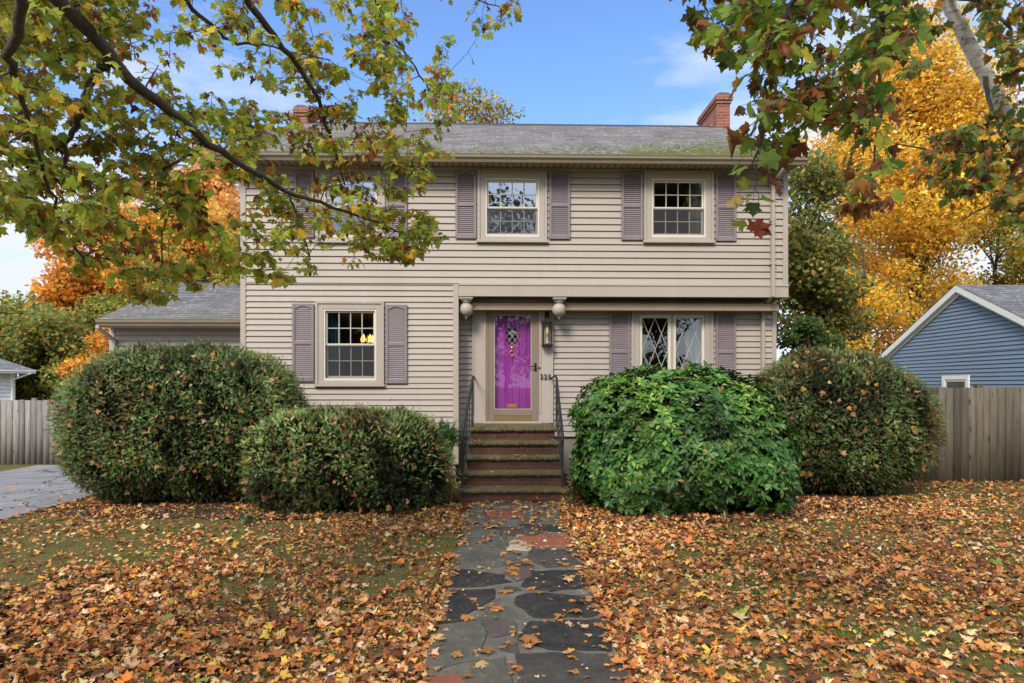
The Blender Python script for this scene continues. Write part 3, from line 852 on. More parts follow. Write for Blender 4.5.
# shutters ------------------------------------------------------------
def shutter(px0, px1, py0, py1, Y):
    x0, x1, z0, z1 = window_rect(px0, px1, py0, py1, Y); b = MB(); s = .045; y0, y1 = Y-.052, Y-.019
    zm = z0 + (z1-z0)*.50
    b.box(x0, x0+s, y0, y1, z0, z1); b.box(x1-s, x1, y0, y1, z0, z1)
    b.box(x0+s, x1-s, y0+.001, y1, z0, z0+.075); b.box(x0+s, x1-s, y0+.001, y1, zm-.028, zm+.028)
    a, c = x0+s, x1-s; n = 10; arch = []
    for k in range(n+1):
        t = k/n; arch.append((a+(c-a)*t, z1-.075 + .035*(math.sin(math.pi*min(1, max(0, (t-.12)/.76)))**.8)))
    b.prism([(a, z1), *[(p[0], p[1]) for p in arch], (c, z1)], 'y', y0+.001, y1)
    sh = b.build('shutter', M['shutter'], house, bevel=0.003)
    lv = MB()
    for (l, h) in ((z0+.075, zm-.028), (zm+.028, z1-.045)):
        z = l
        while z < h:
            lv.face([(a, y0+.010, z), (c, y0+.010, z), (c, y1-.004, z+.036), (a, y1-.004, z+.036)]); lv.face([(a, y1-.004, z+.001), (c, y1-.004, z+.001), (c, y0+.010, z), (a, y0+.010, z)]); z += .034
    lv.build('louver_panel', M['shutter'], sh)
for q in ((294.5, 314.5, 172, 238), (386, 407.5, 172, 238), (455.5, 476.5, 171.5, 239), (549, 570, 172, 239.5), (621, 642.5, 172, 240.5), (715, 735.5, 172.5, 241.5)): shutter(*q, YW)
shutter(293, 314.5, 304, 381.5, YW); shutter(386, 407.5, 305, 383.5, YW)
shutter(609, 629.5, 311.5, 392, YR); shutter(715, 735, 312, 392, YR)

# door and its surround -----------------------------------------------
def P(px, py, Y=YR): return at(px, py, Y)
zsill = P(512, 421).z
sx0, sx1, szt = P(486.5, 0).x, P(538.5, 0).x, P(512, 307).z
sr = MB()
sr.box(DOOR[0], sx0-.012, YR-.05, YR+.02, 0.98, DOOR[3]); sr.box(sx1+.012, DOOR[1], YR-.05, YR+.02, 0.98, DOOR[3])
sr.box(sx0-.012, sx1+.012, YR-.05, YR+.02, szt+.012, DOOR[3])
# raised edges of the pilasters
for (a, b_) in ((DOOR[0], sx0-.012), (sx1+.012, DOOR[1])):
    sr.box(a-.003, a+.03, YR-.066, YR-.051, 1.15, DOOR[3]-.14); sr.box(b_-.035, b_-.001, YR-.066, YR-.051, 1.15, DOOR[3]-.14)
    sr.box(a-.012, b_, YR-.072, YR-.052, 0.985, 1.14)
sr.box(DOOR[0]-.01, DOOR[1]+.01, YR-.07, YR-.051, DOOR[3]-.13, DOOR[3]+.004)
sr.build('door_surround', M['trim_light'], house, bevel=0.004)
sl_ = MB(); sl_.box(sx0-.06, sx1+.06, YR-.10, YR+.03, zsill-.045, zsill); sl_.box(sx0-.04, sx1+.04, YR-.078, YR+.03, 0.98, zsill-.047)
sl_.build('door_sill', M['trim'], house, bevel=0.004)
# purple inner door
dx0, dx1, dz0, dz1 = P(491, 0).x, P(534, 0).x, zsill+.03, P(512, 313.5).z
wx0, wx1, wz0, wz1 = P(506.5, 0).x, P(518, 0).x, P(512, 343.5).z, P(512, 328).z
dr = MB(); n = 6; wd = (dx1-dx0)/n; yd = YR+.045
xs = [dx0 + wd*k for k in range(n+1)]
for k in range(n):   # vertical planks with v-grooves
    a, b_ = xs[k]+.003, xs[k+1]-.003
    if b_ <= wx0-.02 or a >= wx1+.02: dr.box(a, b_, yd, yd+.04, dz0, dz1)
    else: dr.box(a, b_, yd, yd+.04, dz0, wz0-.02); dr.box(a, b_, yd, yd+.04, wz1+.02, dz1)
for (a, b_, c, d) in ((xs[2]+.003, wx0, wz0-.02, wz1+.02), (wx1, xs[4]-.003, wz0-.02, wz1+.02), (wx0, wx1, wz0-.02, wz0), (wx0, wx1, wz1, wz1+.02)): 
    if b_ > a: dr.box(a, b_, yd-.008, yd+.04, c, d)
dr.box(dx0, dx1, yd+.012, yd+.03, dz0, wz0-.02); dr.box(dx0, dx1, yd+.012, yd+.03, wz1+.02, dz1)
door = dr.build('door', M['purple'], house, bevel=0.003)
dg = MB(); dg.face([(wx0, yd+.02, wz0), (wx1, yd+.02, wz0), (wx1, yd+.02, wz1), (wx0, yd+.02, wz1)]); dg.build('door_window', M['glass'], door)
dl = MB()
for sg in (1, -1):
    for k in range(-4, 6):
        W = (wx1-wx0)/2; xc = wx0 + k*W; zz = np.linspace(wz0, wz1, 120); xx = xc + sg*W*(zz-wz0)/.13
        i = np.where((xx > wx0) & (xx < wx1))[0]
        if len(i) > 2: dl.bar((xx[i[0]], yd+.012+.003*sg, zz[i[0]]), (xx[i[-1]], yd+.012+.003*sg, zz[i[-1]]), .007, .006)
dl.build('diamond_lattice', M['sash'], door)
kx, kz = P(512, 0).x, P(512, 350).z
kn = MB()
kn.lathe([(.004, .075), (.022, .07), (.034, .05), (.028, .03), (.03, .01), (.012, -.012), (.004, -.014)], (kx, yd-.012, kz), 14)
kn.tube([(kx-.028, yd-.015, kz+.06), (kx-.048, yd-.012, kz+.085)], [.012, .004], 6); kn.tube([(kx+.028, yd-.015, kz+.06), (kx+.048, yd-.012, kz+.085)], [.012, .004], 6)
ring = [(kx + .035*math.sin(t), yd-.022, kz-.055 + .045*math.cos(t)) for t in np.linspace(0, 2*math.pi, 17)]
kn.tube(ring, .008, 6, cap=False); kn.lathe([(.004, .02), (.016, .008), (.016, -.008), (.004, -.016)], (kx, yd-.02, kz-.105), 10)
kn.build('knocker', M['brass'], door, smooth=True)
ms = MB(); q0, q1 = P(506.5, 408), P(517, 404); ms.box(q0.x, q1.x, yd-.010, yd-.001, q0.z, q1.z); ms.box(q0.x+.02, q1.x-.02, yd-.016, yd-.011, q0.z+.018, q1.z-.018)
ms.build('mail_slot', M['brass'], door, bevel=0.003)
# storm door
gx0, gx1, gz0, gz1 = P(494, 0).x, P(531.5, 0).x, P(512, 409.5).z, P(512, 315).z
st = MB(); y0, y1 = YR-.045, YR-.005
st.box(sx0, gx0, y0, y1, zsill+.004, szt); st.box(gx1, sx1, y0, y1, zsill+.004, szt); st.box(gx0, gx1, y0, y1, gz1, szt); st.box(gx0, gx1, y0, y1, zsill+.10, gz0)
st.box(sx0-.011, sx0+.03, y0-.012, y0-.001, zsill+.002, szt+.010); st.box(sx1-.03, sx1+.011, y0-.012, y0-.001, zsill+.002, szt+.010); st.box(sx0+.03, sx1-.03, y0-.012, y0-.001, szt-.03, szt+.010)
storm = st.build('storm_door', M['storm'], house, bevel=0.003)
sg_ = MB(); sg_.face([(gx0-.003, YR-.025, gz0-.003), (gx1+.003, YR-.025, gz0-.003), (gx1+.003, YR-.025, gz1+.003), (gx0-.003, YR-.025, gz1+.003)]); sg_.build('pane', M['storm_glass'], storm)
bz = MB(); t = .016
for q in ((gx0, gx0+t, gz0, gz1), (gx1-t, gx1, gz0, gz1), (gx0+t, gx1-t, gz1-t, gz1), (gx0+t, gx1-t, gz0, gz0+t)): bz.box(q[0], q[1], y0-.006, y0+.012, q[2], q[3])
bz.build('glazing_bead', M['trim'], storm)
kp = MB(); kp.box(sx0+.031, sx1-.031, y0+.004, y1, zsill+.006, zsill+.098); kp.build('kick_strip', M['brass_dull'], storm)
hx = P(535.3, 0).x; hz = P(535, 367.5).z
hd = MB(); hd.box(hx-.018, hx+.018, y0-.012, y0-.002, hz-.07, hz+.08); hd.tube([(hx, y0-.012, hz+.02), (hx, y0-.06, hz+.02), (hx-.03, y0-.065, hz+.02), (hx-.10, y0-.06, hz+.01)], .011, 8)
hd.lathe([(.003, .02), (.02, .01), (.02, -.01), (.003, -.02)], (hx+.07, y0-.02, hz-.01), 10)
hd.build('door_handle', M['bronze'], storm, bevel=0.002)

# drop finials under the overhang
for px in (466.2, 559.0):
    yc = YW+.10; x = X_(px, yc); zt = Z_BAND0; b = MB(); r0 = 6.9 * yc / F
    b.box(x-.118, x+.118, yc-.118, yc+.118, zt-.035, zt-.001); b.box(x-.10, x+.10, yc-.10, yc+.10, zt-.055, zt-.036)
    prof = [(.085, -.056), (.092, -.075), (.07, -.095), (.062, -.10)]
    zc = -.10 - r0*.93
    for t in np.linspace(.32, 2.75, 14): prof.append((r0*math.sin(t), zc + r0*math.cos(t)))
    prof += [(.03, zc-r0*.98), (.022, zc-r0-.02), (.008, zc-r0-.045), (.002, zc-r0-.055)]
    b.lathe(prof, (x, yc, zt), 24); o = b.build('drop_finial', M['pendant'], house)
    o.data.polygons.foreach_set('use_smooth', [len(p.vertices) == 4 and p.index > 11 for p in o.data.polygons])

# wall lantern
lx = P(546.6, 0).x; lw = .075; y0 = YR-.055; zt, zb = P(546, 322).z, P(546, 346.5).z; zk = P(546, 310).z
ln = MB(); 
ln.box(lx-.04, lx+.04, y0-.012, y0-.001, zt-.02, zk+.02); ln.tube([(lx, y0-.012, zk-.02), (lx, y0-.06, zk+.03), (lx, y0-.10, zk+.01), (lx, y0-.10, zt+.05)], .011, 8)
ln.lathe([(.012, .10), (.03, .07), (.022, .05), (.03, .03)], (lx, y0-.085, zt), 10)
for (a, b_) in ((-1, -1), (1, -1), (-1, 1), (1, 1)):
    ln.box(lx+a*lw-.011, lx+a*lw+.011, y0-.085+b_*.07-.011, y0-.085+b_*.07+.011, zb+.02, zt-.005)
ln.box(lx-lw-.018, lx+lw+.018, y0-.175, y0+.003, zb, zb+.03); ln.box(lx-lw-.02, lx+lw+.02, y0-.178, y0+.005, zt-.03, zt+.004)
ln.prism([(lx-lw-.015, zt+.005), (lx+lw+.015, zt+.005), (lx+.035, zt+.045), (lx-.035, zt+.045)], 'y', y0-.15, y0-.02)
lan = ln.build('wall_lantern', M['bronze'], house, bevel=0.002)
lg = MB(); lg.box(lx-lw+.008, lx+lw-.008, y0-.150, y0-.022, zb+.031, zt-.031); lg.build('lantern_glass', M['storm_glass'], lan)
lb = MB(); lb.lathe([(.002, .30), (.02, .26), (.03, .20), (.02, .155), (.014, .15), (.014, .03), (.03, .02), (.03, 0)], (lx, y0-.085, zb+.045), 12); lb.build('candle_bulb', M['bulb_off'], lan, smooth=True)

# house number 225
cu = bpy.data.curves.new('number_text', 'FONT'); cu.body = '225'; cu.size = .125; cu.extrude = .006; cu.align_x = 'CENTER'; cu.space_character = 1.12
to = bpy.data.objects.new('number_text', cu); col.objects.link(to)
bpy.context.view_layer.update()
me = bpy.data.meshes.new_from_object(to.evaluated_get(bpy.context.evaluated_depsgraph_get()))
bpy.data.objects.remove(to); bpy.data.curves.remove(cu)
p = P(545.2, 379); me.transform(Matrix.Translation((p.x, YR-.071, p.z)) @ Matrix.Rotation(R(90), 4, 'X') @ Matrix.Diagonal((1, 1, 1, 1)))
link('house_number', me, M['dark'], house)

# garage wing ----------------------------------------------------------
YG = 12.35; YGE = YG - .33
gx = X_(111.5, YG); zge = Z_(150, 319.5, YGE-.08); YGR = 14.95; zgr = Z_(205, 282.5, YGR); gxe = X_(99, YGE)
zgs = zge - .13
gwm = MB(); siding(gwm, gx, XL-.02, -.3, zgs, front(YG), ex=.1, gap=.012)
siding(gwm, YG, 2*YGR-YG, -.3, zgs, lambda u, o, z: (gx - o, 2*YGR - u, z))
gsl = (zgr-zge)/(YGR-YGE)
def gclip2(z):
    d = (zgr - .14 - z)/gsl; return (YGR-d, YGR+d)
siding(gwm, YG, 2*YGR-YG, zgs, zgr-.15, lambda u, o, z: (gx - o, 2*YGR - u, z), clip=gclip2)
gwm.build('wing_wall', M['siding'], house)
gb = MB(); gb.box(gx-.03, gx+.07, YG-.028, YG+.06, -.3, zgs); gb.build('corner_board', M['trim'], house, bevel=.004)
gbk = MB(); gbk.box(gx+.04, XL-.06, YG+.02, 2*YGR-YG-.02, -.3, zgs+.04); gbk.build('wing_backing', M['dark'], house)
gr = MB(); roof_plane(gr, gxe, XL-.02, YGE-.05, zge, YGR, zgr); roof_plane(gr, gxe, XL-.02, 2*YGR-YGE+.05, zge, YGR, zgr); gr.build('wing_roof', M['wing_roof'], house)
gf = MB(); gf.box(gxe+.01, XL-.02, YGE-.003, YGE+.012, zgs-.005, zge-.015); gf.box(gxe+.02, XL-.02, YGE+.013, YG-.001, zgs+.003, zgs+.02)
gf.prism([(YGE-.04, zge-.012), (YGR, zgr-.012), (YGR, zgr-.13), (YGE-.04, zge-.11)], 'x', gxe+.012, gxe+.05)
gf.build('wing_fascia', M['trim'], house)
gg = MB(); gg.prism(gutter_prof(YGE-.004, zge-.004), 'x', gxe, XL-.02); gg.build('gutter', M['gutter'], house)
gd = MB(); xx = X_(114.5, YG-.05)
gd.bar((xx-.1, YGE-.06, zge-.11), (xx-.1, YGE-.06, zge-.17), .07, .055); gd.bar((xx-.1, YGE-.06, zge-.15), (xx, YG-.06, zge-.36), .07, .055); gd.bar((xx, YG-.06, zge-.32), (xx, YG-.06, -.25), .06, .075)
gd.build('downspout', M['downspout'], house, bevel=.006)
ga = MB(); ga.prism([(YG+.02, zgs+.01), (YGR, zgr-.08), (2*YGR-YG-.02, zgs+.01)], 'x', gx+.04, gx+.06); ga.build('wing_gable_backing', M['dark'], house)

# things inside: chandelier and pumpkin --------------------------------
def chandelier():
    Y = YW + .95; c = at(367.2, 340, Y)
    root = empty('chandelier', c, 'lit candle chandelier glowing behind the upper sash of the ground floor window', 'chandelier')
    b = MB(); b.tube([(c.x, Y, c.z-.16), (c.x, Y, c.z+.5)], .012, 8); b.lathe([(.01, .05), (.05, 0), (.03, -.05), (.008, -.1)], (c.x, Y, c.z-.10), 12)
    sp = []
    for k in range(5):
        a = 2*math.pi*k/5 + .5; e = Vector((c.x + .095*math.cos(a), Y + .13*math.sin(a), c.z-.06)); sp.append(e)
        b.tube([(c.x, Y, c.z-.13), ((c.x+e.x)/2, (Y+e.y)/2, c.z-.17), (e.x, e.y, c.z-.11), e], .008, 6); b.lathe([(.03, .012), (.025, 0)], e, 10)
    b.build('frame', M['bronze'], root)
    for e in sp:
        k = MB(); k.lathe([(.003, .15), (.018, .11), (.032, .055), (.024, .015), (.014, .0)], (e.x, e.y, e.z+.015), 10); k.build('candle_bulb', M['bulb'], root, smooth=True)
chandelier()
def pumpkin():
    Y = YR + .17; c = at(682.5, 371, Y); root = empty('pumpkin', (c.x, c.y, c.z-.09), 'small orange pumpkin standing inside the diamond paned casement window', 'pumpkin')
    b = MB(); n, m = 40, 10; i = len(b.v)
    for k in range(m+1):
        t = math.pi*k/m
        for j in range(n):
            a = 2*math.pi*j/n; r = .11*(math.sin(t)*(1-.10*abs(math.sin(a*5))))+.001
            b.v.append((c.x+r*math.cos(a), c.y+r*.8*math.sin(a), c.z+.08*math.cos(t)*(1-.25*math.exp(-(math.sin(t)/.35)**2))))
    for k in range(m):
        for j in range(n): b.f.append((k*n+j, (k+1)*n+j, (k+1)*n+(j+1)%n, k*n+(j+1)%n))
    b.build('shell', M['pumpkin'], root, smooth=True)
    s = MB(); s.tube([(c.x, c.y, c.z+.055), (c.x+.01, c.y, c.z+.09), (c.x+.03, c.y, c.z+.11)], [.016, .012, .013], 8); s.build('stalk', M['twig'], root)
    sh = MB(); sh.box(W_CA[0]+.1, W_CA[1]-.1, YR+.131, YR+.34, c.z-.115, c.z-.085); sh.build('window_stool', M['sash'], house)
pumpkin()

# ------------------------------------------------------------------ front steps
D1, RS, TD = 9.03, .197, .292
steps = empty('front_steps', (0, D1, 0), 'five mossy stone treads on red brick risers climbing to the purple door', 'steps')
spx = [(457.5, 569.5, 9.03), (458.5, 567.5, 9.32), (464.5, 563, 9.61), (467, 559.5, 9.9), (468.5, 556.5, 10.2)]
base = MB()
for k, (a, b_, y) in enumerate(spx):
    x0, x1 = X_(a, y)+.03, X_(b_, y)-.03; top = RS*(k+1) - .07
    yb = YR - .035 if k == 4 else spx[k+1][2] + .029
    z0 = -.1 if k == 0 else RS*k - .069
    base.box(x0, x1, y+.03, YR-.1 if k < 4 else YR-.085, -.1 if k == 0 else z0 + 0.0, top)
    if k < 4 and k > 0: pass
base.build('brick_base', M['step_brick'], steps)
for k, (a, b_, y) in enumerate(spx):
    x0, x1 = X_(a, y), X_(b_, y); top = RS*(k+1); y1 = YR - .085 if k == 4 else spx[k+1][2] + .06
    # rough rock-faced front edge
    nx = 60; b = MB(); us = np.linspace(x0, x1, nx)
    fr_ = [(-random.uniform(0, .022), random.uniform(-.006, .004)) for _ in us]
    rows = []
    for (dy, dz, j) in ((0.03, -.068, .5), (-.004, -.052, 1.0), (-.012, -.03, 1.0), (0.0, -.006, .8), (.035, 0, .15)):
        rows.append([(u, y + dy + f[0]*j + random.uniform(-.005, .005)*j, top + dz + f[1]*j) for u, f in zip(us, fr_)])
    rows.append([(u, y1, top) for u in us]); rows.append([(u, y1, top-.068) for u in us])
    base_i = 0
    for r in rows: b.v += r
    for r in range(len(rows)-1):
        for i in range(nx-1):
            b.f.append((r*nx+i, r*nx+i+1, (r+1)*nx+i+1, (r+1)*nx+i))
    b.f.append(tuple(r*nx for r in range(len(rows)))); b.f.append(tuple(r*nx+nx-1 for r in range(len(rows)))[::-1])
    b.build('tread', M['tread'], steps)

def railing(bx_, tx_):
    # bx_: bottom post x on the first tread, tx_: top post x on the landing
    yb_, yt_ = D1+.12, 10.45
    zb0, zt0 = RS, 5*RS
    pb, pt = Vector((bx_, yb_, zb0)), Vector((tx_, yt_, zt0))
    hb, ht = .80, .80
    q = MB()
    A = pb+Vector((0, 0, hb)); B = pt+Vector((0, 0, ht+.005))
    q.bar(A, B, .036, .018); q.tube([B, B+Vector((0, .1, .02)), B+Vector((0, .55, .02)), (tx_, YR-.06, B.z-.0)], .016, 8)
    # lamb's tongue curl at the bottom
    q.tube([A, A+Vector((0, -.05, -.05)), A+Vector((0, -.075, -.12)), A+Vector((0, -.05, -.17)), A+Vector((0, -.015, -.14))], [.018, .018, .016, .014, .012], 8)
    rl = q.build('railing', M['iron'], steps)
    MB().bar(pb, pb+Vector((0, 0, hb)), .03, .03).build('railing_post', M['iron'], rl); MB().bar(pt, pt+Vector((0, 0, ht)), .03, .03).build('railing_post', M['iron'], rl)
    q = MB(); q.bar(pb+Vector((0, 0, .12)), pt+Vector((0, 0, .12)), .025, .014); q.bar(pb+Vector((0, 0, hb-.10)), pt+Vector((0, 0, ht-.10)), .025, .014)
    q.build('lower_rail', M['iron'], rl)
    for k in range(1, 6):
        t = k/6; a = pb.lerp(pt, t)
        q = MB(); q.bar(a+Vector((0, 0, .12)), a+Vector((0, 0, .70)), .010, .010)
        if k % 2 == 0:       # scroll panel on alternate bars
            for s in (1, -1):
                pts = []
                for u in np.linspace(0, 1, 20):
                    r = .05*(1-.7*u); th = s*u*2.2*math.pi
                    pts.append(a + Vector((0, s*.055 - s*r*math.cos(th), .42 + s*.075 + r*math.sin(th)*1.2)))
                q.tube(pts, .006, 5)
        q.build('baluster', M['iron'], rl)
railing(X_(462, D1+.12), X_(472.8, 10.45)); railing(X_(562.5, D1+.12), X_(556.5, 10.45))

# ------------------------------------------------------------------ flagstone path
def crop(p): return (400 + p[0]/3.731, 500 + p[1]/3.731)
STONES = [
 ('red', [(325,40),(460,38),(450,60),(400,70),(325,68)]), ('grey', [(240,42),(318,45),(316,72),(366,88),(356,124),(234,130)]),
 ('grey', [(466,42),(590,50),(600,84),(450,80)]), ('black', [(445,90),(600,92),(608,118),(540,114),(440,108)]),
 ('dark', [(375,100),(435,99),(540,120),(500,130),(370,130)]), ('red', [(442,136),(625,130),(635,172),(495,172)]),
 ('cream', [(408,155),(438,146),(492,178),(488,188),(402,182)]), ('grey', [(233,138),(395,136),(394,178),(214,182)]),
 ('grey', [(212,190),(390,187),(440,195),(432,215),(380,245),(204,248)]), ('dark', [(492,184),(650,184),(668,236),(545,250),(472,216)]),
 ('plum', [(390,248),(440,226),(492,252),(490,284),(440,300),(392,272)]), ('black', [(202,254),(300,266),(390,280),(410,304),(300,320),(190,320)]),
 ('black', [(502,266),(672,262),(702,324),(560,335),(452,320)]), ('black', [(184,340),(352,330),(345,366),(250,425),(230,446),(172,456)]),
 ('black', [(442,358),(522,346),(722,366),(742,414),(700,434),(500,435),(424,380)]), ('dark', [(392,322),(440,325),(452,336),(390,340)]),
 ('plum', [(302,452),(430,447),(442,500),(352,512),(322,482)]), ('black', [(482,454),(766,446),(782,560),(560,550),(442,520)]),
 ('grey', [(152,470),(290,456),(326,500),(272,590),(120,630),(98,600)]), ('dark', [(376,538),(434,535),(436,570),(380,556)]),
 ('grey', [(300,592),(386,590),(424,684),(410,740),(250,720),(268,620)]), ('dark', [(442,576),(560,566),(792,576),(872,690),(850,760),(460,740)]),
 ('red', [(90,668),(150,652),(218,654),(252,690),(200,740),(60,740)]), ('grey', [(352,388),(410,402),(468,440),(300,444)]),
 ('grey', [(640,560),(660,562),(650,566)])]
smat = {'red': stone_mat('red_sandstone', (0.24, 0.075, 0.045), (0.31, 0.11, 0.07)), 'grey': stone_mat('grey_slate', (0.075, 0.078, 0.062), (0.135, 0.132, 0.105)),
        'black': stone_mat('black_slate', (0.020, 0.020, 0.020), (0.045, 0.043, 0.040)), 'dark': stone_mat('dark_slate', (0.045, 0.042, 0.038), (0.085, 0.078, 0.068)),
        'cream': stone_mat('cream_stone', (0.40, 0.34, 0.26), (0.5, 0.43, 0.33)), 'plum': stone_mat('plum_slate', (0.085, 0.065, 0.062), (0.12, 0.09, 0.085))}
e0, e1 = ground_at(470, 506), ground_at(557, 506); f0, f1 = ground_at(424, 683), ground_at(626, 683)
def path_edge(t, l):   # t: world y -> x
    a, b_ = (e0, f0) if l else (e1, f1); s = (t - a.y)/(b_.y - a.y); return a.x + (b_.x - a.x)*s
pm = MB(); ys = np.linspace(D1+.02, -4, 70); last = None
for y in ys:
    cur = (Vector((path_edge(y, True)+random.uniform(-.03, .03), y, .008)), Vector((path_edge(y, False)+random.uniform(-.03, .03), y, .008)))
    if last: pm.face([last[0], cur[0], cur[1], last[1]])
    last = cur
path = pm.build('path', M['mortar']); path['kind'] = 'structure'
stone_polys = [(k, [ground_at(*crop(p), .016).xy for p in poly]) for k, poly in STONES[:-1]]
y = 3.15
while y > -3.4:      # path goes on behind the camera
    h = random.uniform(.4, .6); xa, xb = path_edge(y, True)+.05, path_edge(y, False)-.05; xm = xa + (xb-xa)*random.uniform(.35, .65)
    for (a, b_) in ((xa, xm-.03), (xm+.03, xb)):
        stone_polys.append((random.choice(['grey', 'black', 'dark', 'plum']), [Vector(q) for q in ((a, y), (b_, y), (b_, y-h+.06), (a, y-h+.06))]))
    y -= h
for k, poly in stone_polys:
    ring = []; n = len(poly)
    for i in range(n):
        a, b_ = poly[i], poly[(i+1) % n]; L = (b_-a).length; m = max(2, int(L/.07))
        for j in range(m):
            q = a.lerp(b_, j/m); q = q + Vector((random.gauss(0, .010), random.gauss(0, .010))); ring.append(q)
    area = sum(ring[i].x*ring[(i+1) % len(ring)].y - ring[(i+1) % len(ring)].x*ring[i].y for i in range(len(ring)))
    if area < 0: ring = ring[::-1]
    c = sum(ring, Vector((0, 0)))/len(ring); b = MB(); tilt = (random.uniform(-.006, .006), random.uniform(-.006, .006))
    zf = lambda q: .020 + tilt[0]*(q.x-c.x) + tilt[1]*(q.y-c.y)
    ring = [c + (q-c)*1.035 for q in ring]; inn = [c + (q-c)*.972 for q in ring]; m = len(ring); i0 = len(b.v)
    b.v += [(q.x, q.y, .004) for q in ring] + [(q.x, q.y, zf(q)-.005) for q in ring] + [(q.x, q.y, zf(q)) for q in inn]
    for r in (0, 1):
        for i in range(m): b.f.append((r*m+i, r*m+(i+1) % m, (r+1)*m+(i+1) % m, (r+1)*m+i))
    b.f.append(tuple(2*m+i for i in range(m)))
    o = b.build('flagstone', smat[k], path)
    o['label'] = {'red': 'rust red flagstone', 'grey': 'grey green flagstone', 'black': 'near black slate flagstone', 'dark': 'dark grey flagstone', 'cream': 'cream coloured flagstone', 'plum': 'plum brown flagstone'}[k]

# ------------------------------------------------------------------ fences
def fence(name, label, x0, x1, y, top, mat, bw=.135, facing=-1):
    zb = lambda x: float(gz(np.array(x), np.array(y)))
    root = empty(name, ((x0+x1)/2, y, zb((x0+x1)/2)), label, 'fence', 'board fences beside the house')
    V, Fc, Cc = [], [], []; x = x0
    while x < x1:
        wv = bw*random.uniform(.9, 1.08); g = random.choice([.002, .003, .004, .008]); t = top + random.uniform(-.012, .012); yy = y + random.uniform(-.006, .006)
        b = MB(); b.box(x+g, x+wv-g, yy-.01, yy+.01, zb(x)-.02, t); i = len(V); lean = random.uniform(-.006, .006)
        V += [(p[0] + (lean if p[2] > 0.3 else 0), p[1], p[2]) for p in b.v]; Fc += [tuple(i+k for k in f) for f in b.f]
        cv = random.uniform(.62, 1.25); Cc += [(cv*random.uniform(.97, 1.03), cv, cv*random.uniform(.94, 1.03))]*8; x += wv
    me = np_mesh('board_panel', np.array(V), [np.array(Fc)], np.clip(np.array(Cc)*.8, 0, 1)); link('board_panel', me, mat, root)
    for z in (.3, .95, top-.25):
        r = MB(); r.box(x0, x, y+.0165, y+.06, zb(x0)+z if z < 1 else z, (zb(x0)+z if z < 1 else z)+.08); rme = r.build('rail', mat, root); paint(rme)
    xp = x0 + .8
    while xp < x1:
        pm_ = MB(); pm_.box(xp-.05, xp+.05, y+.062, y+.16, zb(xp)-.1, top+.05); paint(pm_.build('post', mat, root)); xp += 2.4
def paint(o, c=.75):
    ca = o.data.color_attributes.new('Col', 'FLOAT_COLOR', 'POINT')
    ca.data.foreach_set('color', np.tile(np.array([c, c, c, 1], np.float32), len(o.data.vertices)))
yfr = 10.85
fence('board_fence', 'brown weathered board fence in front of the blue neighbouring house', X_(800, yfr), 13.0, yfr, Z_(970, 387.5, yfr), M['fence'])
yfl = 16.75
fence('board_fence', 'silver grey board fence closing the end of the driveway', -17.5, X_(140, yfl), yfl, Z_(20, 400, yfl), M['fence_grey'], bw=.15)

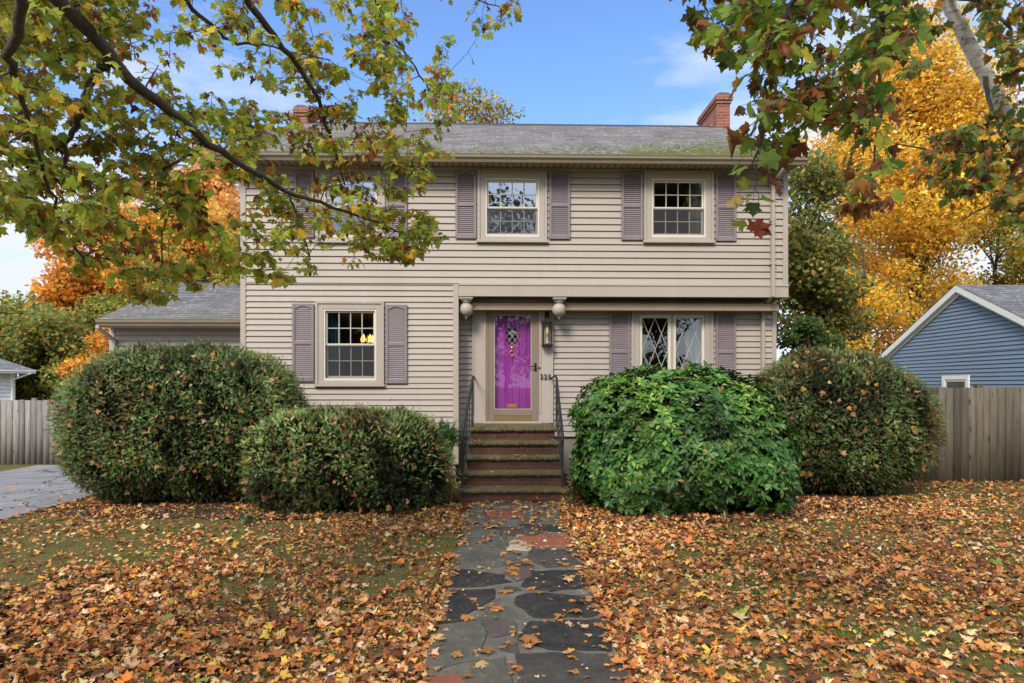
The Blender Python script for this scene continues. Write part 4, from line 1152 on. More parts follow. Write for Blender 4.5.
# ------------------------------------------------------------------ neighbouring houses
def blue_house():
    xw = 12.4; Ya, Yb = 17.2, 20.65; Yf = 2*Ya - Yb
    d = ray(961, 300); xw = d.x/d.y*Ya
    za = Z_(961, 287, Ya); ze = Z_(884, 357, Yb)
    root = empty('neighbour_house', (xw+3, Ya, 0), 'blue clapboard gabled house with white rake trim behind the brown fence', 'house', 'neighbouring houses')
    sl = (za-ze)/(Yb-Ya); b = MB()
    mapf = lambda u, o, z: (xw - o, 2*Ya - u, z)
    siding(b, Yf, Yb, -.1, ze-.05, mapf, ex=.105, holes=[])
    def cl(z):
        dd = (za-.03-z)/sl; return (Ya-dd, Ya+dd)
    siding(b, Yf, Yb, ze-.05, za-.05, mapf, ex=.105, clip=cl)
    siding(b, xw, xw+9, -.1, ze-.02, front(Yf), ex=.105)
    b.build('wall', M['blue_siding'], root)
    bk = MB(); bk.box(xw+.02, xw+9, Yf+.03, Yb-.02, -.1, ze-.06); bk.prism([(Yf+.05, ze-.059), (Ya, za-.06), (Yb-.05, ze-.059)], 'x', xw+.02, xw+.04); bk.build('backing', M['dark'], root)
    ov = .28
    r = MB(); roof_plane(r, xw-.16, xw+9.2, Yf-ov, ze-ov*sl+.06, Ya, za+.06); roof_plane(r, xw-.16, xw+9.2, Yb+ov, ze-ov*sl+.06, Ya, za+.06); r.build('roof', M['blue_roof'], root)
    t = MB()
    for (ye, s) in ((Yf-ov, 1), (Yb+ov, -1)):
        e = ze-ov*sl
        t.prism([(ye, e+.05), (Ya, za+.05), (Ya, za-.13), (ye, e-.13)], 'x', xw-.15, xw-.05 - (.001 if s < 0 else 0))
        t.prism([(ye, e-.02), (Ya, za-.02), (Ya, za-.22), (ye, e-.20)], 'x', xw-.049, xw-.02 - (.001 if s < 0 else 0))
    t.box(xw-.05, xw+.06, Yb-.09, Yb+.02, -.1, ze-.2); t.build('rake_trim', M['white_trim'], root)
    # small window just above the fence
    yc = 640*0; 
    d1, d0 = ray(943.5, 380), ray(970.5, 380); ya, yb = xw*d1.y/d1.x, xw*d0.y/d0.x; zt = EYE + d1.z*ya/d1.y + .12
    wn = MB(); t_ = .11
    wn.box(xw-.055, xw-.019, yb, yb+t_, zt-1.0, zt); wn.box(xw-.055, xw-.019, ya-t_, ya, zt-1.0, zt); wn.box(xw-.055, xw-.019, yb+t_, ya-t_, zt-t_, zt); wn.box(xw-.06, xw-.019, yb, ya, zt-1.08, zt-1.001)
    wi = wn.build('window', M['white_trim'], root)
    s2 = MB(); s2.box(xw-.04, xw-.0195, yb+t_, yb+t_+.05, zt-1., zt-t_); s2.box(xw-.04, xw-.0195, ya-t_-.05, ya-t_, zt-1., zt-t_); s2.box(xw-.04, xw-.0195, yb+t_+.05, ya-t_-.05, zt-t_-.06, zt-t_); s2.build('sash', M['sash'], wi)
    g = MB(); g.face([(xw-.025, ya-t_-.04, zt-1.), (xw-.025, yb+t_+.04, zt-1.), (xw-.025, yb+t_+.04, zt-t_-.04), (xw-.025, ya-t_-.04, zt-t_-.04)])
    g.build('pane', plain('dark_pane', (0.05, 0.055, 0.05), 0.08, 0.1, spec=0.6), wi)
blue_house()

def white_house():
    Y = 21.5; x1 = X_(17.5, Y); ze = Z_(10, 371, Y-.3)
    root = empty('neighbour_house', (x1-4, Y, -.35), 'white sided house with grey roof peeking over the grey fence', 'house', 'neighbouring houses')
    b = MB(); siding(b, x1-9, x1, -.5, ze, front(Y), ex=.12); siding(b, Y, Y+8, -.5, ze, lambda u, o, z: (x1+o, u, z), ex=.12); b.build('wall', M['white_siding'], root)
    c = MB(); c.box(x1-.1, x1+.03, Y-.03, Y+.05, -.5, ze-.001); c.build('corner_board', M['white_trim'], root)
    bk = MB(); bk.box(x1-9, x1-.02, Y+.02, Y+8, -.5, ze-.01); bk.build('backing', M['dark'], root)
    xe = X_(25, Y-.35); r = MB()
    # hip roof: eave line faces the street, end slope falls to the right
    zr = ze + 1.9; A = (x1-9.4, Y-.35, ze+.04); B = (xe, Y-.35, ze+.04); C_ = (xe, Y+8.35, ze+.04); T0 = (x1-9.4, Y+4, zr); T1 = (x1-3.4, Y+4, zr)
    r.face([A, B, T1, T0]); r.face([B, C_, T1]); r.face([C_, (x1-9.4, Y+8.35, ze+.04), T0, T1]); r.face([A, (x1-9.4, Y+8.35, ze+.04), C_, B]); r.build('roof', M['blue_roof'], root)
    g = MB(); g.prism(gutter_prof(Y-.353, ze+.03), 'x', x1-9.4, xe+.02); g.box(x1-9.4, xe, Y-.352, Y-.001, ze-.06, ze-.002)
    g.tube([(xe-.1, Y-.42, ze-.06), (x1-.05, Y-.08, ze-.3), (x1-.05, Y-.08, -.4)], .04, 8); g.build('gutter', M['white_trim'], root)
    piv = Matrix.Translation((xe, Y, 0)); rot = piv @ Matrix.Rotation(R(44), 4, 'Z') @ piv.inverted()
    for ch in [o for o in bpy.data.objects if o.parent == root]: ch.data.transform(rot)
white_house()

# ------------------------------------------------------------------ leaf templates
half = [(.05, -.01), (.20, -.07), (.44, .0), (.36, .14), (.40, .24), (.63, .46), (.44, .46), (.40, .57), (.20, .48), (.25, .70), (.13, .78)]
outl = [(0, 0)] + half + [(0, 1.0)] + [(-x, y) for x, y in half[::-1]]
MAPLE = np.array([(0, .42, 0)] + [(x, y, 0) for x, y in outl], float)
nO = len(outl); MAPLE_F = np.array([(0, 1+k, 1+(k+1) % nO) for k in range(nO)])
half2 = [(.40, .02), (.34, .2), (.60, .48), (.24, .48), (.22, .72)]
outl2 = [(0, 0)] + half2 + [(0, 1.0)] + [(-x, y) for x, y in half2[::-1]]
MAPLE_LO = np.array([(0, .42, 0)] + [(x, y, 0) for x, y in outl2], float); nO2 = len(outl2)
MAPLE_LO_F = np.array([(0, 1+k, 1+(k+1) % nO2) for k in range(nO2)])

def curl(amount, fold):
    """random bend: tips droop, halves fold"""
    def w(t):
        n = len(t); a = rng.normal(0, 1, (n, 1))*amount + amount*.6; f = rng.normal(0, 1, (n, 1))*fold
        s = rng.normal(0, amount*.6, (n, 1))
        x, y = t[:, :, 0].copy(), t[:, :, 1].copy()
        tw = rng.normal(0, amount*.5, (n, 1)); t[:, :, 2] += -a*(y-.3)**2 + tw*np.sin(7*x + rng.uniform(0, 6, (n, 1)))*.12 + f*np.abs(x) + s*x*(y-.3)*2 - np.abs(a)*.6*x*x + rng.normal(0, .02, x.shape)
        return t
    return w

def maple_vcol(edge, amt):
    def f(c):
        n, V, _ = c.shape; k = rng.random((n, 1, 1))**2 * amt
        e = np.ones((1, V, 1)); e[:, 0] = 0; e[:, 1] = .2
        m = k*e*rng.uniform(.3, 1.0, (n, V, 1))
        return c*(1-m) + np.array(edge)*m
    return f

# ------------------------------------------------------------------ shrubs
def shrub_points(c, semi, ex, n, smin, smax, lump=.06, lf=3.0, power=.5):
    out_p, out_n, out_s = [], [], []
    while sum(map(len, out_p)) < n:
        d = unit(n); q = d / np.array(semi)
        # sample direction on the scaled shape so that density is even
        d = d*np.array(semi); d /= np.linalg.norm(d, axis=1, keepdims=True)
        r = (np.abs(d/np.array(semi))**ex).sum(1)**(-1/ex)
        r *= 1 + lump*nz(d*2.0, lf*.7) + lump*.5*nz(d*2.0, lf*2)
        s = smin + (smax-smin)*rng.random(n)**power
        p = np.array(c) + d*(r*s)[:, None]
        g = np.sign(d)*np.abs(d/np.array(semi))**(ex-1)/np.array(semi); g /= np.linalg.norm(g, axis=1, keepdims=True)
        ok = p[:, 2] > .03 + 0.05*rng.random(n)
        out_p.append(p[ok]); out_n.append(g[ok]); out_s.append(s[ok])
    return np.concatenate(out_p)[:n], np.concatenate(out_n)[:n], np.concatenate(out_s)[:n]

# a flat yew sprig: short axis with needles both sides
def sprig_template(k=5):
    v, f = [], []
    for i in range(k):
        t = .15 + .75*i/(k-1)
        for s in (1, -1):
            b = len(v); L = .34*(1-.45*t); w = .05
            v += [(0, t-w, 0), (s*L*.55, t+.12, .02), (s*L, t+.30, 0), (s*.02, t+w+.03, 0)]
            f.append((b, b+1, b+2, b+3) if s > 0 else (b+3, b+2, b+1, b))
    b = len(v); v += [(-.03, 0, 0), (.03, 0, 0), (.05, .8, 0), (0, 1.12, 0)]; f.append((b, b+1, b+2, b+3))
    return np.array(v, float), np.array(f)
SPR_V, SPR_F = sprig_template()

def stems(c, semi, n, root, mat, r0=.022):
    b = MB()
    for k in range(n):
        a = 2*math.pi*k/n + random.uniform(-.3, .3); u = random.uniform(.1, .35)
        p = Vector((c[0] + semi[0]*u*math.cos(a), c[1] + semi[1]*u*math.sin(a), 0))
        e = Vector((c[0] + semi[0]*.75*math.cos(a)*random.uniform(.5, 1), c[1] + semi[1]*.75*math.sin(a)*random.uniform(.5, 1), c[2] + semi[2]*random.uniform(.0, .7)))
        pts = [p]
        for t in (.25, .5, .75, 1): pts.append(p.lerp(e, t) + Vector((random.uniform(-.06, .06), random.uniform(-.06, .06), .12*math.sin(t*3.1))))
        b.tube(pts, [r0, r0*.8, r0*.6, r0*.4, r0*.2], 6)
        for _ in range(5):
            i = random.choice([1, 2, 3]); q = pts[i]; h = q + Vector((random.uniform(-.3, .3)*semi[0], random.uniform(-.4, .1)*semi[1], random.uniform(-.05, .3)))
            b.tube([q, q.lerp(h, .5)+Vector((0, 0, .04)), h], [r0*.45, r0*.3, r0*.12], 5)
    b.build('stem', mat, root)

YEWPAL = [(5, (0.11, 0.185, 0.05)), (3, (0.16, 0.26, 0.07)), (2, (0.24, 0.34, 0.14)), (1.3, (0.27, 0.25, 0.085)), (.55, (0.40, 0.19, 0.075)), (.3, (0.55, 0.31, 0.13))]
def yew(label, c, semi, ex, n, pal=YEWPAL, lump=.06, lf=3.0, sink=None, brown=0.0, size=(.034, .068)):
    root = empty('yew_shrub', (c[0], c[1], 0), label, 'shrub', 'clipped yew shrubs along the house')
    parts = []
    p, g, s = shrub_points(c, semi, ex, n, .90, 1.03, lump, lf, .8)
    if sink is not None:      # thin patches where bare stems show
        keep = (nz(p, 2.6) > sink) | (rng.random(len(p)) < .35) | (p[:, 2] > c[2]+semi[2]*.35); p, g, s = p[keep], g[keep], s[keep]
    clump = np.clip(.98 + .50*nz(p, 11.) + .36*nz(p, 4.5) + .2*nz(p, 1.8), .12, 2.0)
    hole = (nz(p, 7.5, 3.0) > -.75) | (rng.random(len(p)) < .3); p, g, s, clump = p[hole], g[hole], s[hole], clump[hole]
    d = g*.65 + unit(len(p))*.75 + np.array([0, 0, .22]); p = p + g*(rng.random((len(p), 1))**12)*.10
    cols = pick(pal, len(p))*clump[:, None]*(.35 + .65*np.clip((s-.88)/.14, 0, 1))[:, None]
    if brown:
        m = (nz(p, 3.1, 2.0) + rng.normal(0, .35, len(p))) > 1.05 - brown; cols[m] = cols[m]*.35 + np.array([.17, .085, .035])*.65*clump[m][:, None]
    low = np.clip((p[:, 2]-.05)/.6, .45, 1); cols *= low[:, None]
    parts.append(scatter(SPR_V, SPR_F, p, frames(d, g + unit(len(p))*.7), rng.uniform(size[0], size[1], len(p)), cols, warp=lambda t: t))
    # inner mass, sparser and darker
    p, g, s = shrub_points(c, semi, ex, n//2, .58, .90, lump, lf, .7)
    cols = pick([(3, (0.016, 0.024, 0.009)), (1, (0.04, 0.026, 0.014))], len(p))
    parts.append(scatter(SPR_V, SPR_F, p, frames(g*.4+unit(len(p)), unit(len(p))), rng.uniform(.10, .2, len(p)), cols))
    # fallen leaves caught in the twigs
    k = n//110; p, g, s = shrub_points(c, semi, ex, k, .99, 1.03, lump, lf)
    parts.append(scatter(MAPLE_LO, MAPLE_LO_F, p, frames(unit(k), g+unit(k)*.5), rng.uniform(.045, .09, k), pick([(2, (0.36, 0.16, 0.06)), (2, (0.42, 0.24, 0.12)), (1, (0.45, 0.22, 0.04))], k), warp=curl(.4, .3)))
    v, f, cc = merge(parts); link('foliage', np_mesh('foliage', v, f, cc), M['yew'], root)
    stems(c, semi, 10, root, M['twig'])
    return root

cY = 9.62
yew('largest rounded yew bush beside the driveway at the left of the house', (X_(187, cY), cY, 1.08), (1.78, 1.12, 1.155), 2.3, 48000, lump=.05, lf=4, brown=.12)
cY = 8.85
yew('low flat topped yew with bare twiggy patches left of the front steps', (X_(347, cY), cY, .60), (1.38, .74, .70), 2.9, 24000, pal=[(w_, tuple(v*1.5 for v in c_)) for w_, c_ in YEWPAL], lump=.06, lf=4, sink=-.25, brown=.28)
cY = 9.95
yew('tall dark yew with browned tips behind the rhododendron', (X_(834, cY), cY, 1.02), (1.44, 1.03, 1.13), 2.15, 37000, lump=.05, lf=3, brown=.30)
# bright tuft growing at the corner of the low yew

def lance_template():
    v = [(0, 0, 0), (.15, .35, .03), (0, .4, 0), (-.15, .35, .03), (.17, .68, .0), (0, .72, -.04), (-.17, .68, .0), (0, 1.0, -.12)]
    f = [(0, 1, 2, 2), (0, 2, 3, 3), (1, 4, 5, 2), (2, 5, 6, 3), (4, 7, 5, 5), (5, 7, 6, 6)]
    tri = [(0, 1, 2), (0, 2, 3), (1, 4, 5), (1, 5, 2), (2, 5, 6), (2, 6, 3), (4, 7, 5), (5, 7, 6)]
    return np.array(v, float), np.array(tri)
LAN_V, LAN_F = lance_template()

def rhodo():
    cY = 8.72; c = (X_(677, cY), cY, .88); semi = (1.42, .97, .96)
    root = empty('rhododendron', (c[0], c[1], 0), 'glossy bright green rhododendron right of the front steps', 'shrub')
    parts = []
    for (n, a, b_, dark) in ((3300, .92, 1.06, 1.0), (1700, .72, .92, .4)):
        p, g, s = shrub_points(c, semi, 2.7, n, a, b_, .10, 3.8, .6)
        ax = g*.8 + np.array([0, 0, .45]) + unit(n)*.35; ax /= np.linalg.norm(ax, axis=1, keepdims=True)
        fr = frames(np.cross(ax, unit(n)), ax)      # x,y in whorl plane, z ~ axis
        tone = np.clip(.85 + .34*nz(p, 3.2) + .34*nz(p, 8), .25, 1.6)
        if dark == 1.0:
            ok = (nz(p, 6.0, 2.0) > -.8) | (rng.random(n) < .35); p, g, s, ax, fr, tone = p[ok], g[ok], s[ok], ax[ok], fr[ok], tone[ok]; n = len(p)
        yel = np.clip(nz(p, 2.3, 1.0), 0, 1) * np.clip((p[:, 2]-.9)/.8, 0, 1)
        for k in range(9):
            th = 2*math.pi*k/9 + rng.uniform(-.25, .25, n); el = rng.uniform(-.25, .55, n)
            d = (fr[:, :, 0]*np.cos(th)[:, None] + fr[:, :, 1]*np.sin(th)[:, None])*np.cos(el)[:, None] + ax*np.sin(el)[:, None]
            keep = rng.random(n) < .9; m = keep.sum()
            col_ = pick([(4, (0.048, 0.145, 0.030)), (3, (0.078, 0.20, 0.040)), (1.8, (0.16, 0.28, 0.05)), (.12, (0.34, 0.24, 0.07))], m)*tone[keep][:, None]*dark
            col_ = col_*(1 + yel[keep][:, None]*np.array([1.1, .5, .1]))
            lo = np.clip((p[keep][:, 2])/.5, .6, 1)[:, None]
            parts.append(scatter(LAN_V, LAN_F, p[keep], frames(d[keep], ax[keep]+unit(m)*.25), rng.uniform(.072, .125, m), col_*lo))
    v, f, cc = merge(parts); link('foliage', np_mesh('foliage', v, f, cc), M['rhodo'], root)
    stems(c, semi, 9, root, M['twig'])
rhodo()

def weed(label, x, y, h, n, pal, name='weed'):
    root = empty(name, (x, y, gz(x, y)), label, 'plant', None)
    d = unit(n)*.6 + np.array([0, 0, .7]); p = np.array([x, y, .02]) + d*rng.uniform(.2, 1, (n, 1))*h
    v, f, c = scatter(LAN_V, LAN_F, p, frames(unit(n)+np.array([0, 0, .3]), unit(n)*.5+np.array([0, 0, 1])), rng.uniform(.05, .085, n), pick(pal, n))
    link('foliage', np_mesh('foliage', v, [f], c), M['rhodo'], root)
    b = MB()
    for k in range(6): b.tube([(x, y, -.01), tuple(p[k]*.5 + np.array([x, y, 0])*.5), tuple(p[k])], [.006, .005, .003], 5)
    b.build('stem', M['twig'], root)
q = ground_at(249, 523); weed('small green weed sprouting between the two left yews', q.x, q.y, .13, 60, [(1, (0.06, 0.12, 0.035)), (1, (0.09, 0.15, 0.05))])
q = at(446, 436, 8.95); 
def tuft():
    root = empty('tuft_plant', (q.x, q.y, 0), 'bright green leafy sprout at the right end of the low yew', 'plant'); n = 420
    p = np.array([q.x, q.y, q.z]) + unit(n)*rng.uniform(.3, 1, (n, 1))*np.array([.19, .16, .18])
    v, f, c = scatter(SPR_V, SPR_F, p, frames(unit(n)+np.array([0, 0, .4]), unit(n)), rng.uniform(.07, .12, n), pick([(2, (0.07, 0.15, 0.03)), (1, (0.10, 0.20, 0.045)), (1, (0.045, 0.09, 0.02))], n))
    link('foliage', np_mesh('foliage', v, [f], c), M['yew'], root)
    b = MB()
    for k in range(5): b.tube([(q.x-.03+.02*k, q.y, -.02), (q.x-.05+.03*k, q.y-.02, .5), tuple(p[k])], [.012, .010, .004], 6)
    b.build('stem', M['twig'], root)
tuft()
q2 = ground_at(567, 506); weed('yellowing seedling beside the bottom step', q2.x, q2.y+.1, .2, 26, [(1, (0.30, 0.26, 0.05)), (1, (0.14, 0.17, 0.04))], 'seedling')

# ------------------------------------------------------------------ background trees
LEAF6 = np.array([(0, 0, 0), (.32, .3, .05), (.26, .72, .03), (0, 1, -.05), (-.26, .72, .03), (-.32, .3, .05)], float); LEAF6_F = np.array([(0, 1, 2, 3), (0, 3, 4, 5)])
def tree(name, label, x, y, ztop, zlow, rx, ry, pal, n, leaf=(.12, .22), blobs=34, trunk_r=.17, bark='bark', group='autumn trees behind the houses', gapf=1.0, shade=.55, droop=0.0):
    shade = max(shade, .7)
    z0 = float(gz(np.array(x), np.array(y))); root = empty(name, (x, y, z0), label, 'tree', group); random.seed(int(abs(x*77)+y*13))
    c = np.array([x, y, (ztop+zlow)/2]); semi = np.array([rx, ry, (ztop-zlow)/2])
    bc = c + unit(blobs)*(rng.random((blobs, 1))**.40)*semi*.82
    # crown narrows toward the top
    tz = np.clip((bc[:, 2]-c[2])/semi[2], -1, 1); k = np.where(tz > 0, 1-.45*tz, 1-.15*np.abs(tz)); bc[:, 0] = x+(bc[:, 0]-x)*k; bc[:, 1] = y+(bc[:, 1]-y)*k
    br = rng.uniform(.20, .36, blobs)*semi.mean()*gapf
    bt = rng.uniform(.75, 1.25, blobs)
    i = rng.choice(blobs, n, p=br**2/(br**2).sum()); d = unit(n); r = rng.random(n)**.45
    p = bc[i] + d*(br[i]*r)[:, None]*np.array([1.15, 1.15, .72])
    cols = pick(pal, n)*bt[i][:, None]
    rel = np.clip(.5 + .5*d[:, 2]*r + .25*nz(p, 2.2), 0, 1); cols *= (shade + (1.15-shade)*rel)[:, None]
    dn = d*.5 + unit(n)*.8 + np.array([0, 0, .1-droop])
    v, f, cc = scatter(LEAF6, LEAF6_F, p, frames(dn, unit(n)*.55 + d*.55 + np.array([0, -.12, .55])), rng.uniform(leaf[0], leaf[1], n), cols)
    link('crown', np_mesh('crown', v, [f], cc), M['far_leaf'], root)
    b = MB(); top = Vector((x+random.uniform(-.2, .2), y, zlow + (ztop-zlow)*.75)); base = Vector((x, y, z0-.1))
    tp = [base.lerp(top, t) + Vector((random.uniform(-.12, .12), random.uniform(-.12, .12), 0))*(t > 0) for t in np.linspace(0, 1, 7)]
    b.tube(tp, [trunk_r*(1-.85*t) for t in np.linspace(0, 1, 7)], 9)
    for j in range(0, blobs, 2):
        e = Vector(bc[j]); t = min(.95, max(.25, (e.z - base.z)/(top.z-base.z) - .22)); s = base.lerp(top, t); m = s.lerp(e, .55)+Vector((random.uniform(-.2, .2), random.uniform(-.2, .2), -.15))
        b.tube([s, m, e], [trunk_r*.36*(1-t*.6), trunk_r*.2, trunk_r*.06], 5)
    b.build('trunk', M[bark], root)
    return root
GOLD = [(4, (0.96, 0.60, 0.07)), (3, (0.95, 0.50, 0.055)), (2, (0.95, 0.62, 0.12)), (1, (0.62, 0.52, 0.10)), (.6, (0.40, 0.38, 0.07))]
GOLDGREEN = [(2, (0.75, 0.42, 0.05)), (2, (0.40, 0.38, 0.07)), (2, (0.22, 0.28, 0.06))]
OLIVE = [(4, (0.22, 0.28, 0.08)), (3, (0.32, 0.34, 0.09)), (2, (0.48, 0.40, 0.09)), (1, (0.62, 0.38, 0.08))]
ORANGE = [(4, (0.95, 0.42, 0.06)), (3, (0.92, 0.52, 0.08)), (2, (0.68, 0.30, 0.07)), (.6, (0.3, 0.27, 0.07))]
def spot(px, Y): return X_(px, Y), Y
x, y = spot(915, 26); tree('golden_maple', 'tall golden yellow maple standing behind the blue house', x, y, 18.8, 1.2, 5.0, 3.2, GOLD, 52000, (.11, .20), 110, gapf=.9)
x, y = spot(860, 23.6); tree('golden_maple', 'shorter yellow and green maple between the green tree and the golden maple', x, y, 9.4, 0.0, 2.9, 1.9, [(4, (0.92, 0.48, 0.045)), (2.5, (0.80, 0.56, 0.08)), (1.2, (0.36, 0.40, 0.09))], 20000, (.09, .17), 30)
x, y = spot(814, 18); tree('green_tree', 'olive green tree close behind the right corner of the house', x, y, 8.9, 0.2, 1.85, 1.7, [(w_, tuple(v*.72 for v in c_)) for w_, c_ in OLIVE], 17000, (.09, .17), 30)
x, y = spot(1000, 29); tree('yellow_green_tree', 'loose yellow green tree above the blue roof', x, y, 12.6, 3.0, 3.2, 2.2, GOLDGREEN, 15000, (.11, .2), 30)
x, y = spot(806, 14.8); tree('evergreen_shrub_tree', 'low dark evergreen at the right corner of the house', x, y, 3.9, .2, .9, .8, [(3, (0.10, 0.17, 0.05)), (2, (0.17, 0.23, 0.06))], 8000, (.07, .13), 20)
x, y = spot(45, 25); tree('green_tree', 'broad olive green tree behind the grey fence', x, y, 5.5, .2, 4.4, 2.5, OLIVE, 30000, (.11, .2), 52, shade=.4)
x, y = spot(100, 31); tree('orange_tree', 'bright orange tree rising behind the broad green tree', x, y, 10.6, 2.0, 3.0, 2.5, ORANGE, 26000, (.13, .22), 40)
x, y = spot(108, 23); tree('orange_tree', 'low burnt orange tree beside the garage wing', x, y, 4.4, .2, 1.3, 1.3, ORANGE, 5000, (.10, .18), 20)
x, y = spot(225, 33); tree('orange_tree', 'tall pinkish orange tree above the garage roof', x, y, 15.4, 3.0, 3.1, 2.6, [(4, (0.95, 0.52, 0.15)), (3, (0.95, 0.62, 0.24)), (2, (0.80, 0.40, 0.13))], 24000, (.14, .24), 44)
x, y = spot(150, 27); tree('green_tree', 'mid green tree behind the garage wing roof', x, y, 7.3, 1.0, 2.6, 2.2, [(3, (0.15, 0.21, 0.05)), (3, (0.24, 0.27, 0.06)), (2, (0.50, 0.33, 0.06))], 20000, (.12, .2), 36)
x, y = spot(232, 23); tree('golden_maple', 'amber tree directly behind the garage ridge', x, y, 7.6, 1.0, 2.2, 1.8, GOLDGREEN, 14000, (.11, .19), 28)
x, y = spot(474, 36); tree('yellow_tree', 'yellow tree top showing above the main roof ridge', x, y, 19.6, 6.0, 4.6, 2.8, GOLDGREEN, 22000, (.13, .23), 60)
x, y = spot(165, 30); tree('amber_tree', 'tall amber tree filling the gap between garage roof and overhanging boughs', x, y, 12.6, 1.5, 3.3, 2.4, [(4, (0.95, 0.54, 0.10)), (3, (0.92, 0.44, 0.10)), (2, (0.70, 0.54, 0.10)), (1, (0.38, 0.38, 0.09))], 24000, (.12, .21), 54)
# across the street: what the windows mirror
DKPAL = [(4, (0.05, 0.075, 0.022)), (3, (0.085, 0.10, 0.03)), (1, (0.16, 0.12, 0.03))]
for (lab, x, y, zt, zl, rx, n_) in (('small dark tree across the street between the thin tree and the tall one', 4.9, -19, 8.5, .1, 2.6, 6000), ('dark tree across the street mirrored low in the ground floor window', -7.5, -15, 9.0, .2, 4.6, 9000), ('far left dark tree across the street', -17, -16, 17, .2, 5.5, 8000),
        ('dark tree across the street mirrored in the upper right panes', 9.5, -14.5, 19, .2, 5.0, 10000), ('thin dark tree across the street straight opposite the purple door', .8, -16, 15.5, .2, 4.6, 1700), ('far right dark tree across the street', 20, -17, 17, .2, 5.5, 7000)):
    tree('street_tree', lab, x, y, zt, zl, rx, 3.5, DKPAL, n_*3, (.16, .34), 60, group='trees across the street')

# ------------------------------------------------------------------ overhanging maples
def in_poly(pt, poly):
    x, y = pt; c = False; n = len(poly)
    for i in range(n):
        (x0, y0), (x1, y1) = poly[i], poly[(i+1) % n]
        if (y0 > y) != (y1 > y) and x < (x1-x0)*(y-y0)/(y1-y0)+x0: c = not c
    return c

def bough(limbs, targets, twig_r=.0045, sag=.05):
    """limbs: list of (points, radii). targets attach to the nearest node; returns (MB, twig tips, directions)"""
    b = MB(); nodes = []
    for pts, rad in limbs:
        fine, fr = [], []
        for k in range(len(pts)-1):
            for t in np.linspace(0, 1, 6, endpoint=False):
                fine.append(pts[k].lerp(pts[k+1], t) + Vector((random.uniform(-1, 1), random.uniform(-1, 1), random.uniform(-1, 1)))*.012); fr.append(rad[k]+(rad[k+1]-rad[k])*t)
        fine.append(pts[-1]); fr.append(rad[-1]); b.tube(fine, fr, 9)
        for p, r in zip(fine, fr): nodes.append((p, r))
    P_ = np.array([n[0] for n in nodes]); Rr = [n[1] for n in nodes]
    tips = []; rem = [Vector(t) for t in targets]
    # nearest-first growth so that twigs chain out from the limbs
    D = np.array([np.min(np.linalg.norm(P_-np.array(t), axis=1)) for t in rem]); order = []
    T = np.array([tuple(t) for t in rem]); alive = np.ones(len(T), bool); near = D.copy()
    nearest = np.array([np.argmin(np.linalg.norm(P_-t, axis=1)) for t in T])
    PL = [Vector(p) for p in P_]; segs = []
    while alive.any():
        i = np.where(alive, near, 1e9).argmin(); alive[i] = False
        a, e = PL[nearest[i]], Vector(T[i]); L = (e-a).length
        mid = a.lerp(e, .5) + Vector((random.uniform(-.1, .1), random.uniform(-.1, .1), random.uniform(-.02, .10)))*L
        ra = min(Rr[nearest[i]]*.6, twig_r + .006*L)
        b.tube([a, a.lerp(mid, .5)*1.0 + Vector((0, 0, .02*L)), mid, mid.lerp(e, .55)+Vector((0, 0, -.01*L)), e], [ra, ra*.85, ra*.7, ra*.55, twig_r*.55], 5, cap=False)
        for t in (.5, 1.0):
            q = mid if t == .5 else e; PL.append(q); Rr.append(max(ra*.7 if t == .5 else twig_r, twig_r))
            dd = np.linalg.norm(T-np.array(q), axis=1)*1.04; m = dd < near; near[m] = dd[m]; nearest[m] = len(PL)-1
        segs.append((a, mid, e))
    return b, segs

def leaves_on(segs, per, size, pal, brown_frac, parts, b, out=None, dens=1.0, droop=.75, edge=(0.20, 0.075, 0.03), edge_amt=.8):
    pos, dr, nm = [], [], []
    for (a, m, e) in segs:
        k = np.random.default_rng(int(abs(e.x*1e4)) % 99991).poisson(per*dens)
        for j in range(k):
            t = random.random()**.6; q = m.lerp(e, t)
            ang = random.uniform(0, 2*math.pi); h = Vector((math.cos(ang), math.sin(ang), random.uniform(-.9, .25)))
            L = random.uniform(.03, .075); l0 = q + h*L
            b.tube([q, q+h*L*.55+Vector((0, 0, .006)), l0], .0013, 3, cap=False)
            pos.append(l0); dr.append(h*random.uniform(.3, .9) + Vector((0, 0, -droop*random.random()))); nm.append(Vector((random.gauss(0, .55), random.gauss(0, .55), 1.0)))
    pos, dr, nm = np.array(pos), np.array(dr), np.array(nm); n = len(pos)
    fr = frames(dr, nm); sz = rng.uniform(size[0], size[1], n); cols = pick(pal, n)
    tone = np.clip(1 + .3*nz(pos, 3.0), .6, 1.5); cols *= tone[:, None]
    br = (rng.random(n) < brown_frac) | ((nz(pos, 4.5) > .75) & (rng.random(n) < .6))
    g = ~br
    parts.append(scatter(MAPLE, MAPLE_F, pos[g], fr[g], sz[g], cols[g], vcol=maple_vcol(edge, edge_amt), warp=curl(.35, .22)))
    nb = br.sum()
    if nb:
        bc = pick([(3, (0.22, 0.09, 0.04)), (2, (0.34, 0.13, 0.045)), (1, (0.50, 0.20, 0.05)), (.6, (0.14, 0.055, 0.04))], nb)
        parts.append(scatter(MAPLE, MAPLE_F, pos[br], fr[br], np.stack([sz[br]*.65, sz[br]*.9, sz[br]*.9], 1), bc, warp=curl(.75, .8)))

